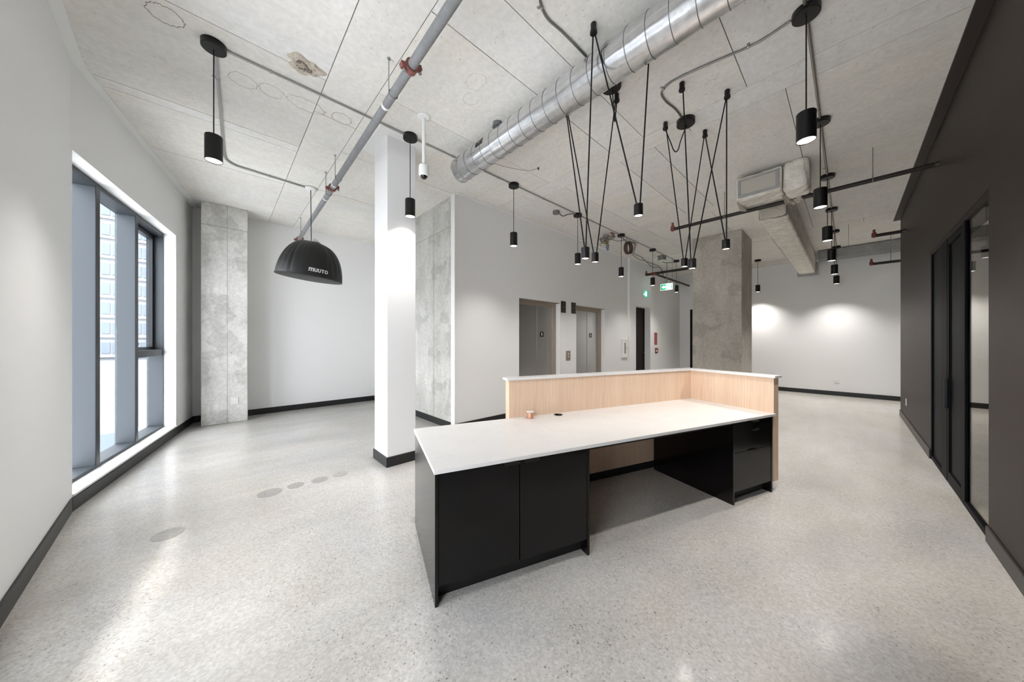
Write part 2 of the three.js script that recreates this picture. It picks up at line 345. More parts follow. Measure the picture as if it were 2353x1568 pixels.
// left window wall, two facets
const P0 = [-0.917, -4.42], PHI = Math.atan2(0.98684, 0.16167);   // far facet: local x along the wall, local z inward
const N0 = [-0.56, 0.9], PHI2 = Math.atan2(0.99775, -0.06696), NL = 5.332;
const WIN = { s0: 0.03, s1: 2.608, y0: 0.14, y1: 3.04 };
{
  const L = 3.50, g = [bx(-0.03, WIN.s0, 0, CH, -0.3, 0), bx(WIN.s1, L + 0.05, 0, CH, -0.3, 0), bx(WIN.s0, WIN.s1, 0, WIN.y0 - 0.02, -0.3, 0), bx(WIN.s0, WIN.s1, WIN.y1, CH, -0.3, 0)];
  const w = struct('wall_left', g, mat.white, 'white window wall on the left, far facet with the tall window', 'wall');
  w.position.set(P0[0], 0, P0[1]); w.rotation.y = PHI;
  const sill = part('window_sill', rbx(WIN.s0, WIN.s1, WIN.y0 - 0.02, WIN.y0, -0.13, 0.012, 0.004), mat.whiteTrim, w); sill.userData.label = 'white window sill';
  const b = struct('baseboard_left', rbx(0.005, L - 0.05, 0, BB, 0, 0.014, 0.004), mat.blackBase, 'black baseboard under the tall window', 'baseboard');
  b.position.copy(w.position); b.rotation.y = PHI;
  const t = struct('trim_1', rbx(0.0, L - 0.08, CH - 0.012, CH + 0.004, 0, 0.072, 0.002), mat.whiteTrim, 'white strip along the ceiling above the tall window', 'trim');
  t.position.copy(w.position); t.rotation.y = PHI;
  // near facet, with a second window, and an added fill window, beyond the left edge of the picture
  const s0 = 0.9, s1 = 1.9, y0 = 0.14, y1 = 2.78, u0 = 2.5, u1 = 3.7;
  const n = struct('wall_left_near', [bx(-0.4, s0, 0, CH, -0.1, 0), bx(s0, s1, 0, y0, -0.1, 0), bx(s0, s1, y1, CH, -0.1, 0), bx(s1, u0, 0, CH, -0.32, 0), bx(u1, NL, 0, CH, -0.32, 0), bx(u0, u1, 0, y0, -0.32, 0), bx(u0, u1, 3.04, CH, -0.32, 0)], mat.white, 'white wall at the left edge of the picture, nearest the camera', 'wall');
  n.position.set(N0[0], 0, N0[1]); n.rotation.y = PHI2;
  const nb = struct('baseboard_left_near', rbx(0.23, NL - 0.004, 0, BB, 0, 0.014, 0.004), mat.blackBase, 'black baseboard at the lower left corner of the picture', 'baseboard');
  nb.position.copy(n.position); nb.rotation.y = PHI2;
  const nt = struct('trim_2', rbx(0.23, NL + 0.004, CH - 0.012, CH + 0.004, 0, 0.072, 0.002), mat.whiteTrim, 'white strip along the ceiling at the upper left corner', 'trim');
  nt.position.copy(n.position); nt.rotation.y = PHI2;
  const w2 = new THREE.Group(); w2.name = 'window_2'; scene.add(w2); w2.position.copy(n.position); w2.rotation.y = PHI2; tag(w2, 'plain grey framed window left of the picture, letting the sun in', 'window', null, 'structure');
  part('frame', ringFrame(s0, s1, y0, y1, -0.09, -0.03, 0.04, 0.04, 0.04, 0.04), mat.frame, w2);
  part('pane', bx(s0 + 0.04, s1 - 0.04, y0 + 0.04, y1 - 0.04, -0.062, -0.058), mat.glass, w2);
  const w4 = new THREE.Group(); w4.name = 'window_4'; scene.add(w4); w4.position.copy(n.position); w4.rotation.y = PHI2; tag(w4, 'unseen tall grey window with one deep mullion, added beyond the left edge for daylight', 'window', null, 'structure');  // unseen window, added to bring more daylight onto floor and ceiling
  part('frame', ringFrame(u0, u1, y0, 3.04, -0.32, -0.05, 0.03, 0.03, 0.03, 0.05), mat.frameFin, w4);
  part('mullion', rbx((u0 + u1) / 2 - 0.035, (u0 + u1) / 2 + 0.035, y0 + 0.03, 2.99, -0.32, -0.05), mat.frameFin, w4);
  part('pane', bx(u0 + 0.03, (u0 + u1) / 2 - 0.035, y0 + 0.03, 2.99, -0.308, -0.302), mat.glass, w4);
  part('pane', bx((u0 + u1) / 2 + 0.035, u1 - 0.03, y0 + 0.03, 2.99, -0.308, -0.302), mat.glass, w4);
}
{ // the tall curtain-wall window
  const w = new THREE.Group(); w.name = 'window_1'; scene.add(w); w.position.set(P0[0], 0, P0[1]); w.rotation.y = PHI;
  tag(w, 'tall grey metal window with deep mullions in the left wall', 'window', null, 'structure');
  const { s0, s1, y0, y1 } = WIN, zi = -0.13, zo = -0.30, m1 = [0.761, 0.833], m2 = [1.659, 1.732];
  part('frame_head', rbx(s0, s1, y1 - 0.05, y1, zo, zi, 0.003), mat.frame, w);
  part('frame_sill', rbx(s0, s1, y0, y0 + 0.03, zo, zi, 0.003), mat.frameFin, w);
  part('jamb', rbx(s0, s0 + 0.03, y0 + 0.03, y1 - 0.05, zo, zi, 0.003), mat.frameFin, w);
  part('jamb', rbx(s1 - 0.012, s1, y0 + 0.03, y1 - 0.05, zo, zi, 0.003), mat.frameFin, w);
  for (const [a, b] of [m1, m2]) {
    const m = part('mullion', rbx(a, b, y0 + 0.03, y1 - 0.05, zo, zi - 0.004, 0.003), mat.frameFin, w);
    part('mullion_cap', rbx(a - 0.002, b + 0.002, y0 + 0.02, y1 - 0.03, zi - 0.006, zi + 0.002, 0.002), mat.frameDark, m);
  }
  part('transom', rbx(m2[1], s1 - 0.012, 1.215, 1.305, zo, zi - 0.004, 0.003), mat.frame, w);
  part('pane', bx(s0 + 0.03, m1[0], y0 + 0.03, y1 - 0.05, zo + 0.012, zo + 0.018), mat.glass, w);
  part('pane', bx(m1[1], m2[0], y0 + 0.03, y1 - 0.05, zo + 0.012, zo + 0.018), mat.glass, w);
  part('pane', bx(m2[1], s1 - 0.012, y0 + 0.03, 1.215, zo + 0.012, zo + 0.018), mat.glass, w);
  const sash = part('vent_sash', ringFrame(m2[1] + 0.004, s1 - 0.014, 1.306, y1 - 0.052, zo + 0.01, zo + 0.075, 0.041, 0.051, 0.04, 0.06), mat.frameDark, w);
  part('sash_pane', bx(m2[1] + 0.045, s1 - 0.065, 1.345, y1 - 0.11, zo + 0.03, zo + 0.036), mat.glass, sash);
  part('latch', [rbx(m2[1] + 0.12, m2[1] + 0.15, 1.345, 1.40, zo + 0.06, zo + 0.1, 0.004), rbx(m2[1] + 0.15, m2[1] + 0.27, 1.383, 1.40, zo + 0.085, zo + 0.1, 0.004)], mat.blackMetal, sash);
}
// back wall of the left recess
struct('wall_back_left', bx(-0.75, 2.9, 0, CH, BZ - 0.2, BZ), mat.white, 'white back wall behind the bag-covered lamp', 'wall');
struct('baseboard_back_left', [rbx(-0.36, -0.236, 0, BB, BZ, BZ + 0.014, 0.004), rbx(0.36, 2.73, 0, BB, BZ, BZ + 0.014, 0.004)], mat.blackBase, 'black baseboard along the back wall of the left recess', 'baseboard');
{ // concrete return wall beside the elevators
  const g = metricUV(bx(2.735, 2.99, 0, CH, BZ, -4.37), 0.35, 0.2);
  const w = struct('wall_return', g, mat.colSide, 'bare concrete side wall with form lines left of the elevator wall', 'wall', false);
  for (const z of [-4.95, -6.2]) part('form_line', rbx(2.7335, 2.7365, 0.11, CH, z - 0.004, z + 0.004, 0.001), mat.crackDark, w);
  part('form_line', bx(2.7335, 2.7365, 3.28, 3.286, -6.2, -4.4), mat.crackDark, w);
  struct('baseboard_return', rbx(2.721, 2.735, 0, BB, BZ, -4.38, 0.004), mat.blackBase, 'black baseboard at the foot of the concrete side wall', 'baseboard');
}
{ // elevator wall with two elevator openings and a door opening
  const a = 4.15, b = 5.38, c = 5.979, d = 7.219, h = 2.25, T = 0.45, x2 = 8.42, q0 = 8.80, q1 = 9.765, qh = 2.45;
  const g = [bx(2.722, 2.99, 0, CH, EZ - 0.11, EZ), bx(2.99, a, 0, CH, EZ - T, EZ), bx(a, b, h, CH, EZ - T, EZ), bx(b, c, 0, CH, EZ - T, EZ), bx(c, d, h, CH, EZ - T, EZ), bx(d, x2, 0, CH, EZ - T, EZ),
    bx(x2, q0, 0, CH, EZ2 - T, EZ2), bx(q0, q1, qh, CH, EZ2 - T, EZ2), bx(q1, FX2 + 0.1, 0, CH, EZ2 - T, EZ2), bx(a - 0.1, d + 0.1, 0, 2.4, EZ - T, EZ - T + 0.1), bx(q0 - 0.1, q1 + 0.1, 0, 2.6, EZ2 - T, EZ2 - T + 0.1)];
  struct('wall_elevator', g, mat.white, 'long white wall holding the two elevator doors', 'wall');
  struct('baseboard_elevator', [rbx(2.722, a, 0, BB, EZ, EZ + 0.014, 0.004), rbx(b, c, 0, BB, EZ, EZ + 0.014, 0.004), rbx(d, x2, 0, BB, EZ, EZ + 0.014, 0.004), rbx(x2, q0, 0, BB, EZ2, EZ2 + 0.014, 0.004), rbx(q1, FX2, 0, BB, EZ2, EZ2 + 0.014, 0.004)], mat.blackBase, 'black baseboard along the elevator wall', 'baseboard');
  struct('trim_3', [rbx(2.74, x2, CH - 0.012, CH + 0.004, EZ, EZ + 0.05, 0.002), rbx(x2, FX2, CH - 0.012, CH + 0.004, EZ2, EZ2 + 0.05, 0.002)], mat.whiteTrim, 'white strip along the ceiling above the elevators', 'trim');
  const dr = new THREE.Group(); dr.name = 'door_1'; dr.position.set(q0, 0, EZ2 - 0.19); scene.add(dr); tag(dr, 'dark brown recessed door right of the elevators', 'door', null, 'structure');
  part('leaf', rbx(0.05, q1 - q0 - 0.05, 0.005, qh - 0.05, -0.05, -0.005, 0.003), mat.doorBrown, dr);
  part('frame', ringFrame(0, q1 - q0, 0, qh, -0.09, 0.012, 0.05, 0.05, 0, 0.05), mat.doorBrown, dr);
  part('lever_handle', [cyl(0.03, 0.03, 0.02, 0.84, 1.07, 0.005).rotateX(0), rbx(0.74, 0.86, 1.06, 1.08, 0.03, 0.048, 0.006), rbx(0.83, 0.86, 1.05, 1.09, -0.005, 0.045, 0.006)], mat.blackMetal, dr);
}
{ // far wall on the right
  const zJ = -2.95;
  struct('wall_far', [bx(FX, FX + 0.6, 0, 3.635, zJ, 4.4), bx(FX + 0.02, FX + 0.6, 3.63, CH, zJ, 4.4)], mat.white, 'white far wall on the right side of the room', 'wall');
  struct('trim_4', bx(FX - 0.02, FX + 0.06, 3.64, CH + 0.002, zJ, 4.3), ceilMats[1], 'concrete ledge above the white far wall', 'beam');
  struct('baseboard_far', rbx(FX - 0.014, FX, 0, BB, zJ, 4.3, 0.004), mat.blackBase, 'black baseboard along the far right wall', 'baseboard');
  const h = 2.55, a = -3.845, b = -3.05;
  struct('wall_far_left', [bx(FX2, FX2 + 0.15, 0, CH, EZ2 - 0.1, a), bx(FX2, FX2 + 0.15, h, CH, a, b), bx(FX2, FX2 + 0.15, 0, CH, b, zJ + 0.02)], mat.white, 'white end wall glimpsed left of the far concrete column', 'wall');
  const d = new THREE.Group(); d.name = 'door_2'; d.position.set(FX2, 0, a); scene.add(d); tag(d, 'black door edge peeking out left of the far concrete column', 'door', null, 'structure');
  part('frame', [rbx(-0.012, 0.1, 0, h, 0, 0.075, 0.003), rbx(-0.012, 0.1, 0, h, b - a - 0.05, b - a, 0.003), rbx(-0.012, 0.1, h - 0.05, h, 0.075, b - a - 0.05, 0.003)], mat.doorBrown, d);
  part('leaf', rbx(0.03, 0.075, 0.005, h - 0.05, 0.06, b - a - 0.05, 0.003), mat.doorBrown, d);
}
const GL = { x0: 4.005, x1: 6.31, h: 2.52 };
{ // dark wall on the right and the room behind it
  const xe = 9.57, z0 = WZ, z1 = WZ + 0.15;
  struct('wall_right', [bx(-0.62, GL.x0, 0, CH, z0, z1), bx(GL.x1, xe, 0, CH, z0, z1), bx(GL.x0, GL.x1, GL.h, CH, z0, z1)], mat.brown, 'dark brown wall on the right with a glazed opening', 'wall');
  struct('baseboard_right', [rbx(-0.6, GL.x0, 0, BB, z0 - 0.014, z0, 0.004), rbx(GL.x1, xe, 0, BB, z0 - 0.014, z0, 0.004)], mat.brownTrim, 'dark brown baseboard along the right wall', 'baseboard');
  struct('trim_5', rbx(-0.56, 9.62, CH - 0.014, CH + 0.004, z0 - 0.085, z0 + 0.02, 0.002), mat.brownTrim, 'dark brown strip along the ceiling above the right wall', 'trim');
  struct('wall_back', bx(2.3, FX + 0.1, 0, CH, 4.3, 4.45), mat.white, 'white rear wall of the room behind the glazed opening', 'wall');
  struct('wall_side', bx(2.3, 2.45, 0, CH, z1, 4.35), mat.white, 'white side wall of the room behind the glazed opening', 'wall');
}
{ // glazed opening: fixed side panels and a sliding leaf
  const { x0, x1, h } = GL, w = new THREE.Group(); w.name = 'window_3'; scene.add(w); w.position.set(0, 0, WZ); tag(w, 'black framed glass partition set into the dark brown wall', 'window', null, 'structure');
  const zf = 0.002, zb = 0.036;
  part('frame_head', rbx(x0, x1, h - 0.05, h, zf, 0.14, 0.003), mat.doorBrown, w);
  part('jamb', rbx(x0, x0 + 0.018, 0, h, zf, zb, 0.003), mat.doorBlack, w);
  part('jamb', rbx(x1 - 0.03, x1, 0, h, zf, 0.14, 0.003), mat.doorBlack, w);
  part('mullion', rbx(4.70, 4.79, 0, h - 0.045, zf, zb, 0.004), mat.doorBlack, w);
  part('mullion', rbx(5.42, 5.70, 0, h - 0.045, zf, zb, 0.004), mat.doorBlack, w);
  part('bottom_rail', [rbx(x0 + 0.018, 4.70, 0, 0.05, zf, zb, 0.003), rbx(5.70, x1 - 0.03, 0, 0.05, zf, zb, 0.003)], mat.doorBlack, w);
  part('threshold', [rbx(4.79, 5.42, 0, 0.012, zf, zf + 0.05, 0.002)], mat.frameDark, w);
  part('pane', bx(x0 + 0.018, 4.70, 0.05, h - 0.05, 0.016, 0.022), mat.glassIn, w);
  part('pane', bx(5.70, x1 - 0.03, 0.05, h - 0.05, 0.016, 0.022), mat.glassSmoke, w);
  const leaf = part('sliding_leaf', ringFrame(4.793, 5.412, 0.014, h - 0.052, 0.004, 0.034, 0.06, 0.06, 0.1, 0.07, 0.003), mat.doorBlack, w);
  part('leaf_pane', bx(4.853, 5.352, 0.114, h - 0.122, 0.018, 0.024), mat.glassSmoke, leaf);
  part('pull_handle', rbx(5.37, 5.39, 0.75, 1.05, -0.02, 0.004, 0.005), mat.blackMetal, leaf);
}
{ // columns
  const c = new THREE.Group(); c.name = 'white_column'; c.position.set(1.552, 0, -3.752); scene.add(c); tag(c, 'square white painted column with a black base in front of the left recess', 'column', null, 'structure');
  part('shaft', metricUV(rbx(-0.17, 0.17, 0, CH, -0.197, 0.197, 0.004)), mat.white, c);
  part('ceiling_collar', rbx(-0.28, 0.28, CH - 0.012, CH + 0.004, -0.31, 0.31, 0.002), mat.whiteTrim, c);
  part('base_trim', rbx(-0.185, 0.185, 0, BB, -0.212, 0.212, 0.004), mat.blackBase, c);
  const k = new THREE.Group(); k.name = 'concrete_column'; k.position.set(0.063, 0, -7.6); scene.add(k); tag(k, 'pale bare concrete column in the corner beside the tall window', 'column', null, 'structure');
  part('shaft', metricUV(rbx(-0.3, 0.3, 0, CH, -0.25, 0.24, 0.012, 3), 0.3, 0.7), mat.col, k);
  part('form_line', bx(-0.302, 0.302, 3.39, 3.396, 0.2, 0.2415), mat.crackDark, k); part('form_line', bx(0.022, 0.028, 0, CH, 0.2, 0.2412), mat.crack, k);
  const d = new THREE.Group(); d.name = 'concrete_column_001'; d.position.set(8.48, 0, -1.99); scene.add(d); tag(d, 'wide grey concrete column standing behind the desk corner', 'column', null, 'structure');
  part('shaft', metricUV(rbx(-0.5, 0.5, 0, CH, -0.47, 0.47, 0.015, 3), 1.1, 0.3), mat.colWarm, d);
}

// ------------------------------------------------------------------ reception desk
const DO = [0.84, -1.507], DTH = -18.8 * Math.PI / 180;   // local x along the front, local -z towards the back
const deskThing = (name, label, category) => thing(name, label, category, [DO[0], 0, DO[1]], DTH);
{
  const t = deskThing('storage_cabinet', 'black two-door cabinet under the left end of the desk', 'cabinet');
  const tp = 0.716;
  part('side_panel', rbx(0, 0.018, 0, tp, -0.84, 0, 0.0015), mat.laminate, t);
  part('side_panel', rbx(1.002, 1.02, 0, tp, -0.84, 0, 0.0015), mat.laminate, t);
  part('carcass', [bx(0.018, 1.002, 0.105, tp, -0.82, -0.024), bx(0.018, 1.002, 0.0, 0.105, -0.80, -0.075)], mat.laminateIn, t);
  for (const [a, b, hx] of [[0.021, 0.501, 0.40], [0.507, 1.0, 0.53]]) {
    const d = part('door', rbx(a, b, 0.107, tp - 0.004, -0.022, -0.003, 0.0015), mat.laminate, t);
    part('edge_pull', [rbx(hx, hx + 0.095, tp - 0.006, tp - 0.003, -0.02, 0.018, 0.001), rbx(hx, hx + 0.095, tp - 0.016, tp - 0.003, 0.0155, 0.018, 0.001)], mat.handle, d);
  }
}
{
  const t = deskThing('drawer_pedestal', 'black three-drawer pedestal under the right end of the desk', 'cabinet');
  const tp = 0.716;
  part('side_panel', rbx(2.557, 2.577, 0, tp, -0.84, 0, 0.0015), mat.laminate, t);
  part('side_panel', rbx(3.134, 3.154, 0, tp, -0.84, 0, 0.0015), mat.laminate, t);
  part('carcass', [bx(2.577, 3.134, 0.105, tp, -0.82, -0.024), bx(2.577, 3.134, 0, 0.105, -0.8, -0.075)], mat.laminateIn, t);
  for (const [y0, y1] of [[0.107, 0.446], [0.449, 0.635], [0.638, 0.712]]) {
    const d = part('drawer', rbx(2.58, 3.131, y0, y1, -0.022, -0.003, 0.0015), mat.laminate, t);
    part('edge_pull', [rbx(2.81, 2.91, y1 - 0.003, y1, -0.02, 0.02, 0.001), rbx(2.81, 2.91, y1 - 0.013, y1, 0.0175, 0.02, 0.001)], mat.handle, d);
  }
}
{
  const t = deskThing('desk_countertop', 'long white stone desk top with a black cable hole', 'countertop');
  const sh = new THREE.Shape(); sh.moveTo(-0.004, -0.006); sh.lineTo(3.198, -0.006); sh.lineTo(3.198, 0.868); sh.lineTo(-0.004, 0.868); sh.closePath();
  const ho = new THREE.Path(); ho.absarc(1.285, 0.80, 0.036, 0, Math.PI * 2, true); sh.holes.push(ho);
  const g = new THREE.ExtrudeGeometry(sh, { depth: 0.02, bevelEnabled: true, bevelThickness: 0.0015, bevelSize: 0.0015, bevelSegments: 2, curveSegments: 32 });
  g.rotateX(-Math.PI / 2); g.translate(0, 0.7175, 0);
  part('slab', metricUV(g), mat.quartz, t);
  part('front_rail', bx(1.02, 2.557, 0.70, 0.716, -0.03, -0.006), mat.laminateIn, t);
  part('grommet', [lathe([[0.0345, -0.02], [0.0345, 0.0015], [0.041, 0.0015], [0.041, 0], [0.0355, 0]], 32).translate(1.285, 0.741, -0.80), cyl(0.034, 0.034, 0.004, 1.285, 0.724, -0.80)], mat.blackMetal, t);
}
{
  const t = deskThing('desk_screen', 'L-shaped pale oak privacy screen with a white ledge behind the desk', 'desk screen');
  const y0 = 0.085, y1 = 1.076;
  part('back_panel', metricUV(rbx(0.812, 3.278, y0, y1, -0.948, -0.870, 0.0015), 0.1, 0), mat.wood, t);
  part('side_panel', metricUV(rbx(3.2, 3.278, y0, y1, -0.8695, -0.012, 0.0015), 0.31, 0), mat.wood, t);
  part('toe_kick', [bx(0.84, 3.25, 0, y0, -0.925, -0.885), bx(3.222, 3.256, 0, y0, -0.885, -0.06)], mat.blackBase, t);
  part('ledge_cap', metricUV(merge([rbx(0.79, 3.296, y1, y1 + 0.022, -0.966, -0.855, 0.002), rbx(3.182, 3.296, y1, y1 + 0.022, -0.856, 0.008, 0.002)])), mat.quartz, t);
}
{
  const a = 0.99, b = 0.80, x = DO[0] + a * Math.cos(-DTH) + b * Math.sin(-DTH), z = DO[1] + a * Math.sin(-DTH) - b * Math.cos(-DTH);
  const t = thing('wire_spool', 'small spool of copper wire on the white desk top', 'spool', [x, 0.7405, z]);
  part('flange', lathe([[0, 0], [0.032, 0], [0.034, 0.002], [0.032, 0.004], [0.02, 0.006]], 36), mat.copper, t);
  part('flange', lathe([[0.018, 0.05], [0.034, 0.052], [0.036, 0.055], [0.034, 0.058], [0, 0.058]], 36), mat.whitePlastic, t);
  const w = []; for (let i = 0; i <= 9; i++) { w.push([0.0245, 0.005 + i * 0.0048]); w.push([0.0255, 0.0074 + i * 0.0045]); }
  part('copper_winding', lathe([[0.01, 0.004], ...w, [0.01, 0.051]], 36), mat.copper, t);
}

// ------------------------------------------------------------------ ceiling lights
const canopyGeo = lathe([[0, 0], [0.072, 0], [0.077, 0.003], [0.0775, 0.046], [0, 0.048]], 40);
const bodyGeo = lathe([[0.0505, 0.004], [0.0525, 0], [0.0545, 0.002], [0.0545, 0.195], [0.052, 0.199], [0.006, 0.2], [0.006, 0.206], [0, 0.206]], 40);
const innerGeo = lathe([[0.0505, 0.004], [0.044, 0.028], [0, 0.03]], 32);
const faceGeo = new THREE.CircleGeometry(0.0498, 32).rotateX(Math.PI / 2).translate(0, 0.0055, 0);
const cordGeo = cyl(0.0042, 0.0042, 0.69, 0, 0.545, 0, 10);
function pendant(x, z, label, group, cd = PENDANT_CD) {
  const t = thing('pendant_lamp', label, 'lamp', [x, 2.85, z], 0, group);
  part('canopy', canopyGeo, mat.blackMetal, t).position.y = 0.882;
  part('cord', cordGeo, mat.blackCord, t);
  const b = part('cylinder_shade', bodyGeo, mat.blackMetal, t);
  part('reflector', innerGeo, mat.reflector, b);
  part('lamp_face', faceGeo, mat.lampFace, b);
  lampLight(t, -0.006, cd, 0.04);
  return t;
}
function lampLight(t, y, cd, size) {
  const l = new THREE.SpotLight(LAMP_COLOR, cd, 0, 59 * Math.PI / 180, 0.9, 2);
  l.position.set(0, y, 0); l.name = 'spot'; l.castShadow = true; l.shadow.radius = size / 0.02;
  l.target.position.set(0, y - 1, 0); l.target.name = 'spot_target'; t.add(l, l.target);
}
const row1 = ['nearest the window wall at the left', 'just in front of the white column', 'right of the spiral duct end', 'beside the small grey junction box', 'beside the tangled cables', 'left of the hanging exit sign', 'right of the hanging exit sign'];
row1.forEach((s, i) => pendant(-0.038 + i * 1.6265, -3.415, 'black cylinder pendant lamp ' + s, 'pendants along the elevator wall'));
pendant(11.377, -1.79, 'small black cylinder pendant lamp right behind the far concrete column', undefined, ROW2_CD);
['largest black cylinder pendant lamp at the upper right', 'second black cylinder pendant lamp in the row beside the dark wall', 'third black cylinder pendant lamp in the row beside the dark wall', 'fourth black cylinder pendant lamp in the row beside the dark wall', 'fifth black cylinder pendant lamp in the row beside the dark wall', 'farthest black cylinder pendant lamp in the row beside the dark wall']
  .forEach((s, i) => pendant(3.042 + i * 1.6275, -0.205, s, 'pendants along the dark wall', ROW2_CD));
pendant(11.2, 1.7, 'black cylinder pendant lamp seen through the glass of the dark wall');
pendant(8.2, 2.2, 'unseen black cylinder pendant lamp added to light the room behind the dark wall');  // out of sight, added so the room behind the glass gets light

// V-cord clusters
const cupGeo = lathe([[0, 0], [0.022, 0], [0.026, 0.004], [0.026, 0.022], [0.0215, 0.027], [0.0215, 0.075], [0.018, 0.08], [0, 0.08]], 28);
const headGeo = lathe([[0.0295, 0.003], [0.031, 0], [0.033, 0.002], [0.033, 0.086], [0.031, 0.089], [0, 0.09]], 32);
const headIn = lathe([[0.0295, 0.003], [0.026, 0.014], [0, 0.015]], 28);
const headFace = new THREE.CircleGeometry(0.0285, 28).rotateX(Math.PI / 2).translate(0, 0.005, 0);
const headMat = M('#2b2829', 0.3, 0.5);
function cluster(label, disc, cups, heads, droop) {
  const t = thing('cluster_lamp', label, 'lamp', [disc[0], 0, disc[1]]);
  const ox = disc[0], oz = disc[1], W = (x, y, z) => V3(x - ox, y, z - oz);
  const cn = part('canopy', lathe([[0, 0], [0.082, 0], [0.087, 0.004], [0.087, 0.05], [0, 0.05]], 44), mat.blackMetal, t); cn.position.set(0, CH - 0.05, 0);
  const cup = {};
  for (const [k, x, z] of cups) { const c = part('ceiling_cup', cupGeo, mat.blackMetal, t); c.position.copy(W(x, CH - 0.08, z)); cup[k] = [x, z]; }
  for (const [a, b, x, z, y] of heads) {
    const h = part('lamp_head', headGeo, headMat, t); h.position.copy(W(x, y, z));
    part('reflector', headIn, mat.reflector, h); part('lamp_face', headFace, mat.lampFace, h);
    for (const k of [a, b]) {
      const d = V3(cup[k][0] - x, 0, cup[k][1] - z); const n = d.length() > 0.05 ? d.normalize() : V3(cup[b][0] - cup[a][0], 0, cup[b][1] - cup[a][1]).normalize().multiplyScalar(k === b ? 1 : -1);
      part('cord', cylBetween(W(x, y + 0.088, z).addScaledVector(n, 0.014), W(cup[k][0], CH - 0.078, cup[k][1]).addScaledVector(n, -0.012), 0.0055, 10), mat.blackCord, t);
    }
    const l = new THREE.SpotLight(LAMP_COLOR, CLUSTER_CD, 0, 75 * Math.PI / 180, 0.8, 2); l.position.copy(W(x, y - 0.004, z)); l.name = 'spot'; l.castShadow = true; l.shadow.radius = 1.2;
    l.target.position.copy(W(x, y - 1, z)); l.target.name = 'spot_target'; t.add(l, l.target);
  }
  const [k, sag] = droop, a = W(ox + 0.02, CH - 0.05, oz), b = W(cup[k][0], CH - 0.078, cup[k][1]), m = a.clone().add(b).multiplyScalar(0.5); m.y -= sag;
  part('swag_cord', tube([a, a.clone().lerp(m, 0.55).setY(a.y - sag * 0.62), m.clone().lerp(a, 0.2).setY(m.y + 0.02), m, m.clone().lerp(b, 0.2).setY(m.y + 0.02), b.clone().lerp(m, 0.55).setY(b.y - sag * 0.6), b], 0.0055, 50, 8), mat.blackCord, t);
}
cluster('black V-cord cluster lamp with three lit heads, its cups beside the spiral duct', [2.603, -1.471], [['1', 2.02, -1.285], ['2', 2.756, -1.501], ['3', 2.42, -1.033], ['4', 2.40, -1.845]],
  [['1', '3', 2.333, -1.092, 2.383], ['4', '1', 2.132, -1.432, 2.086], ['4', '2', 2.609, -1.643, 2.179]], ['2', 0.24]);
cluster('black V-cord cluster lamp with three lit heads, above the desk corner', [3.622, -1.18], [['D', 3.07, -1.032], ['E', 3.5, -1.341], ['F', 3.952, -1.09], ['G', 3.472, -0.774]],
  [['E', 'F', 3.712, -1.223, 2.242], ['D', 'G', 3.159, -0.975, 2.092], ['F', 'G', 3.496, -0.79, 2.297]], ['E', 0.26]);

